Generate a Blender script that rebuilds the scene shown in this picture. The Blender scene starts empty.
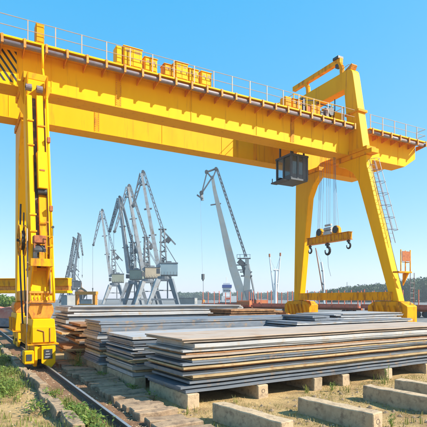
import bpy, bmesh, math, random
from mathutils import Vector, Matrix, noise
R = math.radians
rnd = random.Random(7)
sc = bpy.context.scene
col = sc.collection

# ------------------------------------------------------------------ camera, sky, sun, exposure
EYE = Vector((0, 0, 2.8))
YAW = R(60.87)
cd = bpy.data.cameras.new('camera'); cam = bpy.data.objects.new('camera', cd); col.objects.link(cam)
cam.location = EYE; cam.rotation_euler = (R(90), 0, YAW - R(90))
cd.sensor_width = 36; cd.lens = 36 * 460.6 / 427; cd.shift_y = (298.6 - 213.5) / 427
cd.clip_start = 0.1; cd.clip_end = 9000
sc.camera = cam
SUN = Vector((1.0, -0.86, 1.0)).normalized()
w = bpy.data.worlds.new('World'); sc.world = w; w.use_nodes = True
nt = w.node_tree; nt.nodes.clear()
sky = nt.nodes.new('ShaderNodeTexSky'); sky.sky_type = 'NISHITA'; sky.sun_disc = False
sky.sun_elevation = math.asin(SUN.z); sky.sun_rotation = math.atan2(SUN.x, SUN.y)
sky.altitude = 0; sky.air_density = 1.0; sky.dust_density = 0.35; sky.ozone_density = 1.6
bg = nt.nodes.new('ShaderNodeBackground'); bg.inputs['Strength'].default_value = 0.15
wo = nt.nodes.new('ShaderNodeOutputWorld')
# colour balance of the whole sky: deeper blue overhead, cooler near the horizon
grade = nt.nodes.new('ShaderNodeVectorMath'); grade.operation = 'MULTIPLY_ADD'
grade.inputs[1].default_value = (.64, .42, .20); grade.inputs[2].default_value = (-.34, 1.12, 2.9)
floor_ = nt.nodes.new('ShaderNodeVectorMath'); floor_.operation = 'MAXIMUM'; floor_.inputs[1].default_value = (.02, .02, .02)
nt.links.new(sky.outputs[0], grade.inputs[0]); nt.links.new(grade.outputs[0], floor_.inputs[0]); nt.links.new(floor_.outputs[0], bg.inputs[0])
nt.links.new(bg.outputs[0], wo.inputs[0])
sl = bpy.data.lights.new('sun', 'SUN'); sl.energy = 5.0; sl.angle = R(0.5); sl.color = (1.0, 0.93, 0.80)
so = bpy.data.objects.new('sun', sl); col.objects.link(so)
so.rotation_euler = SUN.to_track_quat('Z', 'Y').to_euler()
vs = sc.view_settings; vs.view_transform = 'Standard'; vs.look = 'None'; vs.exposure = 0.9; vs.gamma = 1

# ------------------------------------------------------------------ materials
def ramp(n, pts):
    cr = n.color_ramp
    while len(cr.elements) < len(pts): cr.elements.new(0.5)
    for e, (p, c) in zip(cr.elements, pts): e.position = p; e.color = (*c, 1)
MATS = {}
def mat(name, cols, rough=0.6, metal=0.0, scale=2.0, stretch=(1, 1, 1), bump=0.15, bscale=30, wear=None, wamt=0.5, wscale=5.0, wstretch=(1, 1, 1), spec=0.5, trans=0):
    """cols: two or three base colours mixed by large noise; wear: a stain or rust colour with its own noise shape"""
    if name in MATS: return MATS[name]
    m = bpy.data.materials.new(name); m.use_nodes = True
    t = m.node_tree; N = t.nodes; L = t.links; b = N['Principled BSDF']
    g = N.new('ShaderNodeNewGeometry')
    oi = N.new('ShaderNodeObjectInfo')
    def noisy(s, st, det=5, off=0.0):
        mp = N.new('ShaderNodeMapping'); mp.inputs['Scale'].default_value = st; mp.inputs['Location'].default_value = (off, off * 1.7, off * .6)
        L.new(g.outputs['Position'], mp.inputs[0])
        n = N.new('ShaderNodeTexNoise'); n.inputs['Scale'].default_value = s; n.inputs['Detail'].default_value = det; n.inputs['Roughness'].default_value = .62
        L.new(mp.outputs[0], n.inputs['Vector']); return n
    n1 = noisy(scale, stretch)
    cr = N.new('ShaderNodeValToRGB'); L.new(n1.outputs[0], cr.inputs[0])
    k = len(cols)
    ramp(cr, [(0.32 + 0.36 * i / max(1, k - 1), c) for i, c in enumerate(cols)])
    out = cr.outputs[0]
    if wear:
        n2 = noisy(wscale, wstretch, 8, 3.3)
        r2 = N.new('ShaderNodeValToRGB'); L.new(n2.outputs[0], r2.inputs[0])
        ramp(r2, [(0.62 - 0.3 * wamt, (0, 0, 0)), (0.78 - 0.25 * wamt, (1, 1, 1))])
        mx = N.new('ShaderNodeMix'); mx.data_type = 'RGBA'
        L.new(r2.outputs[0], mx.inputs[0]); L.new(out, mx.inputs[6]); mx.inputs[7].default_value = (*wear, 1); out = mx.outputs[2]
    # small per-object brightness change so neighbours differ
    hs = N.new('ShaderNodeHueSaturation'); mr = N.new('ShaderNodeMapRange')
    mr.inputs['To Min'].default_value = 0.88; mr.inputs['To Max'].default_value = 1.12
    L.new(oi.outputs['Random'], mr.inputs[0]); L.new(mr.outputs[0], hs.inputs['Value']); L.new(out, hs.inputs['Color'])
    L.new(hs.outputs[0], b.inputs['Base Color'])
    b.inputs['Roughness'].default_value = rough; b.inputs['Metallic'].default_value = metal
    b.inputs['Specular IOR Level'].default_value = spec
    if bump:
        n3 = noisy(bscale, (1, 1, 1), 6, 7.1)
        bp = N.new('ShaderNodeBump'); bp.inputs['Strength'].default_value = bump; bp.inputs['Distance'].default_value = 0.02
        L.new(n3.outputs[0], bp.inputs['Height']); L.new(bp.outputs[0], b.inputs['Normal'])
    if trans:
        b.inputs['Transmission Weight'].default_value = trans
    MATS[name] = m; return m

YEL = mat('yellow_paint', [(.79, .375, .001), (.85, .42, .0015), (.82, .395, .001)], .55, spec=.12, scale=.7, stretch=(1, 1, .35), bump=.05, bscale=6, wear=(.50, .20, .015), wamt=.13, wscale=2.6, wstretch=(1.8, 1.8, .10))
YELW = mat('worn_yellow_paint', [(.72, .29, .003), (.80, .345, .004)], .6, spec=.12, scale=1.4, bump=.1, bscale=14, wear=(.32, .12, .025), wamt=.42, wscale=3.4, wstretch=(1, 1, .3))
ORA = mat('rusty_orange_paint', [(.58, .21, .015), (.66, .27, .015)], .6, scale=5, bump=.2, bscale=20, wear=(.30, .10, .02), wamt=.42, wscale=11, wstretch=(1, 1, .35))
RUST = mat('rusty_red_steel', [(.30, .085, .03), (.42, .13, .04), (.22, .06, .03)], .8, scale=4, bump=.3, bscale=25)
DARK = mat('dark_steel', [(.035, .037, .042), (.07, .07, .075)], .5, .3, scale=5, bump=.1)
GREY = mat('grey_tube', [(.15, .12, .14), (.21, .18, .20)], .5, scale=3, bump=.08, wear=(.25, .12, .08), wamt=.3)
BLK = mat('black_paint', [(.02, .02, .02), (.035, .03, .025)], .5, bump=0)
RAILP = mat('handrail_steel', [(.40, .27, .20), (.46, .33, .25)], .5, scale=6, bump=0)
CABM = mat('cab_blue_grey', [(.045, .06, .085), (.065, .08, .10)], .45, scale=3, bump=.05)
WIRE = mat('wire_rope', [(.22, .25, .30), (.28, .30, .34)], .4, .4, bump=0)
RAILTOP = mat('polished_rail', [(.45, .44, .43), (.55, .54, .53)], .3, .7, scale=4, bump=.03)
RAILS = mat('rail_side', [(.07, .05, .045), (.12, .08, .06)], .75, .1, scale=8, bump=.2)
CONC = mat('weathered_concrete', [(.34, .24, .145), (.46, .34, .215), (.40, .29, .175)], .9, scale=3, bump=.5, bscale=22, wear=(.24, .17, .11), wamt=.4, wscale=7)
SLAB = mat('old_sleeper', [(.20, .13, .08), (.34, .23, .14), (.27, .19, .12)], .92, scale=2.2, bump=.6, bscale=18, wear=(.15, .10, .065), wamt=.42, wscale=5)
STONE = mat('kerb_concrete', [(.18, .12, .075), (.36, .25, .15), (.26, .18, .11)], .92, scale=2.5, bump=.7, bscale=14, wear=(.13, .10, .07), wamt=.5, wscale=6)
P_LIGHT = mat('plate_light_grey', [(.31, .32, .34), (.42, .42, .43), (.36, .37, .39)], .5, .25, scale=1.2, stretch=(.4, 1, 1), bump=.06, wear=(.40, .30, .20), wamt=.32, wscale=2.5)
P_BLUE = mat('plate_blue_grey', [(.105, .13, .165), (.19, .215, .255), (.14, .165, .20)], .5, .3, scale=1.6, stretch=(.4, 1, 2), bump=.06, wear=(.32, .22, .14), wamt=.25, wscale=4)
P_TAN = mat('plate_tan_rust', [(.36, .25, .115), (.44, .32, .17), (.27, .18, .09)], .7, .05, scale=2.0, stretch=(.4, 1, 2), bump=.1, wear=(.30, .17, .08), wamt=.35, wscale=4)
P_DARK = mat('gap_shade_and_dark_parts', [(.03, .03, .033), (.055, .05, .05)], .6, .2, scale=2, stretch=(.4, 1, 2), bump=.08, wear=(.24, .13, .07), wamt=.4, wscale=4)  # near-black fill for the shaded gaps in the stacks; also channel and stones
P_RUST = mat('plate_rust_brown', [(.20, .10, .045), (.30, .15, .065), (.14, .07, .035)], .8, .05, scale=2.2, bump=.15, wear=(.36, .22, .11), wamt=.35, wscale=3)
P_TOP = mat('plate_dusty_top', [(.34, .265, .21), (.42, .335, .27), (.38, .31, .26)], .7, .05, scale=.9, stretch=(.5, 1, 1), bump=.06, wear=(.36, .25, .17), wamt=.35, wscale=1.6)
RED = mat('red_wagon_paint', [(.46, .09, .045), (.56, .13, .06)], .7, scale=1, bump=.05, wear=(.30, .10, .06), wamt=.4, wscale=1.5)
PINK = mat('faded_red_cover', [(.55, .17, .11), (.64, .25, .17)], .8, scale=.8, bump=.1, wear=(.62, .36, .26), wamt=.4, wscale=1.2)
WHITE = mat('white_paint', [(.58, .59, .60), (.66, .66, .66)], .5, scale=1, bump=0)
NAVY = mat('blue_paint', [(.05, .08, .25), (.07, .10, .30)], .5, bump=0)
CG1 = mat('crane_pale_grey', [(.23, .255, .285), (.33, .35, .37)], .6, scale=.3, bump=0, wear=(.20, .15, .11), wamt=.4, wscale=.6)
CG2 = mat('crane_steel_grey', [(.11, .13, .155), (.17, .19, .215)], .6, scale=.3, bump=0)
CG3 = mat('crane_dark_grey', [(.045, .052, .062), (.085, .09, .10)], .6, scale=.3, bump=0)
CG4 = mat('crane_grey_green', [(.20, .235, .25), (.27, .30, .31)], .6, scale=.2, bump=0, wear=(.26, .24, .2), wamt=.3, wscale=.5)
HB = mat('house_blue_grey', [(.20, .28, .33), (.25, .33, .37)], .6, scale=.4, bump=0)
HT = mat('house_tan', [(.28, .235, .17), (.35, .29, .21)], .6, scale=.4, bump=0)
HO = mat('house_olive', [(.22, .235, .18), (.28, .295, .225)], .6, scale=.4, bump=0)
GLS = mat('cab_glass', [(.42, .55, .62), (.46, .60, .66)], .08, bump=0, trans=.9)
SHACK = mat('pale_render', [(.26, .27, .27), (.34, .34, .33)], .8, scale=.5, bump=0)

def leafmat(name, cols):
    m = bpy.data.materials.new(name); m.use_nodes = True
    t = m.node_tree; N = t.nodes; L = t.links; b = N['Principled BSDF']
    g = N.new('ShaderNodeNewGeometry')
    cr = N.new('ShaderNodeValToRGB'); ramp(cr, [(i / (len(cols) - 1), c) for i, c in enumerate(cols)])
    L.new(g.outputs['Random Per Island'], cr.inputs[0]); L.new(cr.outputs[0], b.inputs['Base Color'])
    b.inputs['Roughness'].default_value = .6
    tr = N.new('ShaderNodeBsdfTranslucent'); L.new(cr.outputs[0], tr.inputs[0])
    mx = N.new('ShaderNodeMixShader'); mx.inputs[0].default_value = .35
    L.new(b.outputs[0], mx.inputs[1]); L.new(tr.outputs[0], mx.inputs[2]); L.new(mx.outputs[0], N['Material Output'].inputs[0])
    return m
GRASS = leafmat('grass_blades', [(.10, .15, .02), (.17, .23, .03), (.24, .27, .05), (.34, .29, .10), (.13, .18, .03)])
DRY = leafmat('dry_grass', [(.42, .32, .14), (.36, .28, .10), (.28, .27, .08), (.48, .38, .20)])
WEED = leafmat('weed_leaves', [(.10, .17, .03), (.16, .24, .04), (.22, .28, .05)])
TREE = leafmat('tree_foliage', [(.030, .065, .028), (.045, .085, .032), (.06, .105, .04), (.025, .05, .03)])

# ground: sand with darker damp soil, grass-dust tints and pebble relief
def ground_mat(name, sand, brown, green, gamt):
    m = bpy.data.materials.new(name); m.use_nodes = True
    t = m.node_tree; N = t.nodes; L = t.links; b = N['Principled BSDF']
    g = N.new('ShaderNodeNewGeometry')
    def nz(s, d=6, r=.6):
        n = N.new('ShaderNodeTexNoise'); n.inputs['Scale'].default_value = s; n.inputs['Detail'].default_value = d; n.inputs['Roughness'].default_value = r
        L.new(g.outputs['Position'], n.inputs['Vector']); return n
    c1 = N.new('ShaderNodeValToRGB'); L.new(nz(.9).outputs[0], c1.inputs[0]); ramp(c1, [(.35, brown), (.55, sand), (.75, tuple(min(1, x * 1.15) for x in sand))])
    c2 = N.new('ShaderNodeValToRGB'); L.new(nz(.55, 7, .7).outputs[0], c2.inputs[0]); ramp(c2, [(.60 - gamt, (0, 0, 0)), (.72 - gamt, (1, 1, 1))])
    mx = N.new('ShaderNodeMix'); mx.data_type = 'RGBA'; L.new(c2.outputs[0], mx.inputs[0]); L.new(c1.outputs[0], mx.inputs[6]); mx.inputs[7].default_value = (*green, 1)
    c3 = N.new('ShaderNodeValToRGB'); L.new(nz(28, 4, .7).outputs[0], c3.inputs[0]); ramp(c3, [(.3, (.62, .60, .58)), (.5, (1, 1, 1)), (.72, (1.22, 1.2, 1.15))])
    mu = N.new('ShaderNodeMix'); mu.data_type = 'RGBA'; mu.blend_type = 'MULTIPLY'; mu.inputs[0].default_value = 1
    L.new(mx.outputs[2], mu.inputs[6]); L.new(c3.outputs[0], mu.inputs[7]); L.new(mu.outputs[2], b.inputs['Base Color'])
    b.inputs['Roughness'].default_value = .95; b.inputs['Specular IOR Level'].default_value = .2
    bp = N.new('ShaderNodeBump'); bp.inputs['Strength'].default_value = 1.0; bp.inputs['Distance'].default_value = .06
    L.new(nz(14, 9, .75).outputs[0], bp.inputs['Height']); L.new(bp.outputs[0], b.inputs['Normal'])
    return m
GROUND = ground_mat('sandy_ground', (.56, .385, .18), (.34, .215, .10), (.24, .185, .07), .02)
BEDM = ground_mat('track_soil', (.30, .17, .095), (.18, .10, .058), (.20, .17, .08), -.04)

# ------------------------------------------------------------------ mesh builder
ORG = {}
def prop(o, label=None, cat=None, group=None, kind=None):
    if label: o['label'] = label
    if cat: o['category'] = cat
    if group: o['group'] = group
    if kind: o['kind'] = kind
    return o
def thing(name, loc, label, cat, group=None, kind=None):
    o = bpy.data.objects.new(name, None); col.objects.link(o); o.location = loc; o.empty_display_size = .3
    ORG[o] = Vector(loc); return prop(o, label, cat, group, kind)
class MB:
    """collects shapes in world coordinates; build() links them as one mesh object"""
    def __init__(s): s.v = []; s.f = []
    def add(s, vs, fs):
        b = len(s.v); s.v += [Vector(v) for v in vs]; s.f += [[i + b for i in f] for f in fs]; return s
    def box(s, x0, x1, y0, y1, z0, z1):
        return s.add([(x0, y0, z0), (x1, y0, z0), (x1, y1, z0), (x0, y1, z0), (x0, y0, z1), (x1, y0, z1), (x1, y1, z1), (x0, y1, z1)],
                     [(0, 3, 2, 1), (4, 5, 6, 7), (0, 1, 5, 4), (1, 2, 6, 5), (2, 3, 7, 6), (3, 0, 4, 7)])
    def beam(s, p, q, w, h, up=(0, 0, 1), w2=None, h2=None):
        p = Vector(p); q = Vector(q); d = (q - p).normalized(); up = Vector(up)
        if abs(d.dot(up)) > .98: up = Vector((0, 1, 0)) if abs(d.y) < .9 else Vector((1, 0, 0))
        a = d.cross(up).normalized(); b = a.cross(d)
        w2 = w if w2 is None else w2; h2 = h if h2 is None else h2; vs = []
        for c, W, Hh in ((p, w, h), (q, w2, h2)):
            vs += [c - a * W / 2 - b * Hh / 2, c + a * W / 2 - b * Hh / 2, c + a * W / 2 + b * Hh / 2, c - a * W / 2 + b * Hh / 2]
        return s.add(vs, [(0, 3, 2, 1), (4, 5, 6, 7), (0, 1, 5, 4), (1, 2, 6, 5), (2, 3, 7, 6), (3, 0, 4, 7)])
    def tube(s, p, q, r, n=8, r2=None):
        p = Vector(p); q = Vector(q); d = (q - p).normalized()
        up = Vector((0, 0, 1)) if abs(d.z) < .95 else Vector((1, 0, 0))
        a = d.cross(up).normalized(); b = a.cross(d); r2 = r if r2 is None else r2; vs = []
        for c, rr in ((p, r), (q, r2)):
            vs += [c + a * rr * math.cos(2 * math.pi * i / n) + b * rr * math.sin(2 * math.pi * i / n) for i in range(n)]
        fs = [(i, (i + 1) % n, n + (i + 1) % n, n + i) for i in range(n)] + [tuple(reversed(range(n))), tuple(range(n, 2 * n))]
        return s.add(vs, [tuple(reversed(f)) for f in fs])
    def path(s, pts, r, n=6):
        for a, b in zip(pts, pts[1:]): s.tube(a, b, r, n)
        return s
    def prism(s, poly, axis, a0, a1):
        """poly in the two other axes: axis 'x' -> (y,z), 'y' -> (x,z), 'z' -> (x,y)"""
        def P(p, a): return {'x': (a, p[0], p[1]), 'y': (p[0], a, p[1]), 'z': (p[0], p[1], a)}[axis]
        n = len(poly); vs = [P(p, a0) for p in poly] + [P(p, a1) for p in poly]
        return s.add(vs, [tuple(reversed(range(n))), tuple(range(n, 2 * n))] + [(i, (i + 1) % n, n + (i + 1) % n, n + i) for i in range(n)])
    def build(s, name, m, parent=None, bevel=0, smooth=False, loc=None):
        me = bpy.data.meshes.new(name)
        if parent is not None: o0 = ORG[parent]
        elif loc is not None: o0 = Vector(loc)
        else:
            xs = [v.x for v in s.v]; ys = [v.y for v in s.v]; zs = [v.z for v in s.v]
            o0 = Vector(((min(xs) + max(xs)) / 2, (min(ys) + max(ys)) / 2, min(zs)))
        bm = bmesh.new(); vv = [bm.verts.new(v - o0) for v in s.v]
        for f in s.f:
            try: bm.faces.new([vv[i] for i in f])
            except ValueError: pass
        bmesh.ops.recalc_face_normals(bm, faces=bm.faces)
        if bevel: bmesh.ops.bevel(bm, geom=list(bm.edges), offset=bevel, segments=1, affect='EDGES', clamp_overlap=True)
        if smooth:
            for f in bm.faces: f.smooth = True
        bm.to_mesh(me); bm.free(); me.materials.append(m)
        o = bpy.data.objects.new(name, me); col.objects.link(o)
        if parent is not None: o.parent = parent
        else: o.location = o0
        ORG[o] = o0; return o
def copyof(o, parent, delta):
    c = o.copy(); col.objects.link(c); c.parent = parent; c.location = o.location + Vector(delta); ORG[c] = ORG[o]; return c
def B(name, m, parent, x0, x1, y0, y1, z0, z1, bevel=0):
    return MB().box(x0, x1, y0, y1, z0, z1).build(name, m, parent, bevel)
def at(u, v, d):
    """a point seen in direction (u, v) at depth d metres"""
    t = (u - 213.5) / 460.6
    fx, fy = math.cos(YAW), math.sin(YAW); rx, ry = math.sin(YAW), -math.cos(YAW)
    return Vector((d * (fx + t * rx), d * (fy + t * ry), 2.8 + d * (298.6 - v) / 460.6))

# ------------------------------------------------------------------ the setting
def gz(x, y):
    """height of the ground"""
    if y < 3 or y > 33 or abs(x) > 40: return 0.0
    h = .05 * noise.noise(Vector((x * .5, y * .5, 0))) + .025 * noise.noise(Vector((x * 1.9, y * 1.9, 4)))
    if x < 2.0: h += .05 * min(1, (2.0 - x)) + .06 * noise.noise(Vector((x * .8, y * .8, 9)))
    k = 1.0
    if 2.2 < x < 4.7: k = .15
    return h * k - .03
def lines(lo, hi, fine):
    a = []; x = fine[0]; st = .18
    while x > lo: x -= st; st *= 1.35; a.append(max(x, lo))
    a.reverse(); x = fine[0]
    while x <= fine[1]: a.append(x); x += .16
    st = .18
    while x < hi: a.append(x); st *= 1.35; x += st
    a.append(hi); return a
xs = lines(-1100, 1300, (-3, 17)); ys = lines(-200, 1250, (4.5, 26))
g = MB(); g.v = [Vector((x, y, gz(x, y))) for y in ys for x in xs]
nx = len(xs); g.f = [(j * nx + i, j * nx + i + 1, (j + 1) * nx + i + 1, (j + 1) * nx + i) for j in range(len(ys) - 1) for i in range(nx - 1)]
prop(g.build('ground', GROUND, smooth=True, loc=(0, 0, 0)), kind='structure')
APRON = mat('quay_concrete', [(.13, .125, .12), (.19, .18, .17), (.16, .15, .14)], .9, scale=.25, bump=.3, bscale=4, wear=(.10, .085, .07), wamt=.4, wscale=.8)
prop(MB().add([(-1090, 34, .006), (1290, 34, .006), (1290, 1240, .006), (-1090, 1240, .006)], [(0, 1, 2, 3)]).build('quay_apron', APRON, None, loc=(0, 34, .006)), kind='structure')  # grey quay sheet, added also to lower warm light bounced off the sand
# strip of brown soil under the crane rail, heaped a little
b = MB(); n = 160
for j in range(n + 1):
    y = 2 + j * .32
    for i in range(9):
        x = 2.45 + i * .16
        z = .012 + .035 * math.sin(math.pi * i / 8) + .02 * noise.noise(Vector((x * 3, y * 2, 1)))
        b.v.append(Vector((x, y, max(.006, z))))
b.f = [(j * 9 + i, j * 9 + i + 1, (j + 1) * 9 + i + 1, (j + 1) * 9 + i) for j in range(n) for i in range(8)]
prop(b.build('track_bed', BEDM, smooth=True, loc=(3, 2, 0)), kind='structure')
# kerb of broken concrete stones left of the rail
kerb = thing('kerb', (2.25, 14, 0), None, None, kind='structure')
y = 7.4
while y < 27:
    ln = rnd.uniform(.7, 1.7); x = 2.2 + rnd.uniform(-.05, .05); h = rnd.uniform(.12, .26); wd = rnd.uniform(.24, .36); tl = rnd.uniform(-.05, .05)
    m = MB(); z0 = -.15
    prof = [(x - wd * .6, z0), (x + wd * .6, z0), (x + wd * .5, h * rnd.uniform(.75, 1)), (x - wd * .45, h)]
    vs = []
    for k, yy in enumerate((y, y + ln * .33, y + ln * .66, y + ln)):
        for (px, pz) in prof: vs.append((px + tl * (k - 1.5) * .5 + rnd.uniform(-.02, .02), yy, pz + (rnd.uniform(-.03, .03) if pz > 0 else 0)))
    fs = [(0, 1, 2, 3), (15, 14, 13, 12)]
    for k in range(3):
        for i in range(4): a = k * 4; fs.append((a + i, a + (i + 1) % 4, a + 4 + (i + 1) % 4, a + 4 + i))
    m.add(vs, fs).build('kerb_stone', STONE, kerb, bevel=.015)
    y += ln + rnd.uniform(.0, .14)

# crane rail
rail = thing('crane_rail', (3.08, 20, 0), 'dark steel crane rail with shiny top running under the left crane legs', 'rail')
pr = [(-.075, .04), (.075, .04), (.075, .058), (.014, .072), (.014, .145), (.04, .155), (.04, .185), (-.04, .185), (-.04, .155), (-.014, .145), (-.014, .072), (-.075, .058)]
MB().prism([(3.08 + a, z) for a, z in pr], 'y', 2, 64).build('rail_body', RAILS, rail)
MB().box(3.08 - .034, 3.08 + .034, 2, 64, .1855, .190).build('running_surface', RAILTOP, rail)
rail2 = thing('crane_rail', (23.85, 30, 0), 'crane rail under the right crane legs, behind the plate stacks', 'rail')
MB().prism([(23.85 + a, z) for a, z in pr], 'y', 8, 64).build('rail_body', RAILS, rail2)
MB().box(23.85 - .034, 23.85 + .034, 8, 64, .1855, .190).build('running_surface', RAILTOP, rail2)

# ------------------------------------------------------------------ the yellow gantry crane
G = thing('gantry_crane', (3.18, 25, 0), 'huge yellow double girder gantry crane spanning the plate yard', 'gantry crane')
ZB, ZT = 12.65, 14.36; XL, XR = -7.0, 30.35
def girder(y0, y1, front):
    poly = [(XL, 13.5), (XL + 2.4, ZB), (29.2, ZB), (XR, 13.35), (XR, ZT - .02), (XL, ZT - .02)]
    o = MB().prism(poly, 'y', y0, y1).build('girder', YEL, G, bevel=.02)
    # flanges: lower lip, web seams
    MB().box(XL + 2.5, 29.1, y0 - .05, y1 + .05, ZB - .045, ZB - .003).build('bottom_flange', YEL, o)
    MB().box(XL, XR, y0 - .04, y1 + .04, ZT - .018, ZT + .03).build('top_flange', YEL, o)
    yy = y0 - .022
    for k, x in enumerate([-1.6, 2.45, 3.95, 7.1, 11.4, 15.8, 18.4, 22.5, 25.2, 28.4]):
        wide = k in (3, 6); sm = B('splice_plate' if wide else 'web_seam', YELW if wide else YEL, o, x, x + (.30 if wide else .05), yy, y0 - .002, ZB + .01, ZT - .03)
        if wide:
            bt = MB()
            for q in range(14):
                for dx in (.05, .25): bt.box(x + dx - .018, x + dx + .018, yy - .016, yy - .001, ZB + .1 + q * .11, ZB + .136 + q * .11)
            prop(bt.build('bolt_rows', ORA, o), kind='stuff')
    return o
gn = girder(23.05, 24.15, True); gf = girder(27.2, 28.2, False)
for gy in (23.6, 27.7):
    MB().box(XL + .5, XR - .3, gy - .035, gy + .035, ZT + .032, ZT + .12).build('trolley_rail', RAILS, gn if gy < 25 else gf)
# black hazard stripes on the end of the near girder
x = -4.6
while x < 2.3:
    m = MB(); yq = 23.05 - .006
    z0, z1 = ZB + .12, ZT - .15; dx = -1.05
    p = [(x + 1.05, z0), (x + 1.17, z0), (x + 1.17 + dx, z1), (x + 1.05 + dx, z1)]
    # clip against the seam at 2.42
    q = []
    for i in range(4):
        a, c = p[i], p[(i + 1) % 4]
        if a[0] <= 2.42: q.append(a)
        if (a[0] - 2.42) * (c[0] - 2.42) < 0:
            t = (2.42 - a[0]) / (c[0] - a[0]); q.append((2.42, a[1] + t * (c[1] - a[1])))
    if len(q) > 2: m.prism(q, 'y', yq, yq + .004).build('hazard_stripe', BLK, gn)
    x += .30
for xx in (XL, XR - .4):
    o = MB().box(xx + .012, xx + .388, 24.17, 27.18, 13.3, ZT - .06).build('end_beam', YEL, G, bevel=.02)
MB().box(24.7, XR - .42, 24.17, 27.18, 13.30, 13.36).build('cantilever_deck', YELW, G)
# walkway on the camera side, in two runs, broken by the portal column
WY0 = 22.2
for (a, c) in ((-6.9, 23.15), (24.55, 30.42)):
    wk = MB().box(a, c, WY0, 23.0, 14.37, 14.41).build('walkway', YEL, G)
    MB().box(a, c, WY0 - .03, WY0 - .004, 14.36, 14.44).build('toe_board', YEL, wk)
    MB().tube((a, 22.34, 14.20), (c, 22.34, 14.20), .12, 10).build('cable_tube', GREY, wk, smooth=True)
    x = a + .25
    br = None
    while x < c:
        if br is None:
            br = MB().prism([(WY0 - .015, 14.28), (WY0 - .015, 14.08), (22.40, 14.05), (23.045, 13.95), (23.045, 14.28)], 'x', x, x + .035).box(x - .035, x + .07, WY0 - .075, WY0 - .035, 14.06, 14.45).build('bracket', ORA, wk)
            x0 = x
        else: copyof(br, wk, (x - x0, 0, 0))
        x += .93
    # handrail
    rl = MB()
    for z in (14.90, 15.36): rl.tube((a, WY0 + .03, z), (c, WY0 + .03, z), .016, 6)
    rl = rl.build('handrail', RAILP, wk)
    x = a + .1; post = None
    while x <= c:
        if post is None: post = MB().box(x - .022, x + .022, WY0 + .01, WY0 + .05, 14.41, 15.37).build('rail_post', RAILP, wk); x0 = x
        else: copyof(post, wk, (x - x0, 0, 0))
        x += 1.2
    if c > 25:
        MB().tube((c, WY0 + .03, 15.36), (c, 23.0, 15.36), .019, 6).tube((c, WY0 + .03, 14.9), (c, 23.0, 14.9), .019, 6).tube((c, 23.0, 14.41), (c, 23.0, 15.36), .019, 6).build('end_rail', RAILP, wk)
# far walkway rail (seen over the near girder)
fw = MB().box(-6.9, 30.3, 28.24, 29.0, 14.37, 14.41).build('walkway', YEL, G)
rl = MB()
for z in (14.90, 15.36): rl.tube((-6.9, 28.97, z), (30.3, 28.97, z), .019, 6)
rl.build('handrail', RAILP, fw)
p0 = None
for i in range(30):
    x = -6.8 + i * 1.25
    if p0 is None: p0 = MB().box(x - .02, x + .02, 28.95, 28.99, 14.41, 15.37).build('rail_post', RAILP, fw)
    else: copyof(p0, fw, (i * 1.25, 0, 0))
# electrical cabinets along the walkway
def cabinet(x0, x1, h, m=YEL, y0=22.34, y1=22.86, frame=False):
    z = 14.415
    o = MB().box(x0, x1, y0, y1, z + .12, z + h).build('electrical_cabinet', m, G, bevel=.012)
    MB().box(x0 + .03, x1 - .03, y0 + .03, y1 - .03, z, z + .118).build('plinth', BLK, o)
    if x1 - x0 > .5:
        n = 2 if x1 - x0 < 1.0 else 3; wd = (x1 - x0 - .06) / n
        for i in range(n):
            d = B('door', m, o, x0 + .03 + i * wd + .012, x0 + .03 + (i + 1) * wd - .012, y0 - .022, y0 - .003, z + .16, z + h - .05)
            for q in range(3): B('louvre', GREY, d, x0 + .03 + i * wd + .07, x0 + .03 + (i + 1) * wd - .07, y0 - .030, y0 - .0225, z + h - .16 - q * .05, z + h - .14 - q * .05)
            B('handle', BLK, d, x0 + .03 + (i + 1) * wd - .07, x0 + .03 + (i + 1) * wd - .045, y0 - .04, y0 - .0225, z + .42, z + .54)
        B('roof', m, o, x0 - .03, x1 + .03, y0 - .05, y1 + .02, z + h + .003, z + h + .03)
    else:
        B('door', m, o, x0 + .03, x1 - .03, y0 - .02, y0 - .003, z + .18, z + h - .06)
    return o
cabinet(3.16, 3.52, 1.02, YELW)
for (x0, x1, h) in ((6.92, 7.20, .98), (7.30, 8.28, 1.05), (8.42, 9.10, .78), (9.50, 10.12, .70), (10.15, 10.88, .98), (10.93, 11.52, .80), (11.68, 12.32, .82), (17.45, 17.92, .72), (18.0, 18.75, .66)):
    cabinet(x0, x1, h, YELW if h < .75 else YEL)

# legs: profile in the plane across the girders
NEAR = [(19.0, 2.62), (19.62, 2.62), (22.3, 10.7), (22.75, 11.35), (23.5, 11.85), (24.1, 12.05), (24.1, 12.3), (21.55, 12.3), (21.55, 11.6)]
FAR = [(28.32, 2.62), (29.0, 2.62), (28.75, 12.3), (26.1, 12.3), (26.1, 11.95), (26.75, 11.4), (27.25, 10.5)]
def leg(prof, x0, x1, cap):
    o = MB().prism(prof, 'x', x0, x1).build('leg', YEL, G, bevel=.03)
    ya, yb = cap
    MB().box(x0 - .07, x1 + .07, ya, yb, 12.303, 12.602).build('head_plate', YELW, o, bevel=.02)
    return o
NEARL = [(19.5, 2.62), (20.15, 2.62), (21.9, 10.9)] + NEAR[3:7] + [(21.25, 12.3), (21.25, 11.6)]
LN = leg(NEARL, 2.56, 3.42, (21.26, 24.3)); LF = leg(FAR, 2.96, 3.74, (26.0, 28.8))
RN = leg(NEAR, 23.5, 24.05, (21.05, 24.3)); RF = leg(FAR, 23.5, 24.05, (26.0, 28.8))
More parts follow.
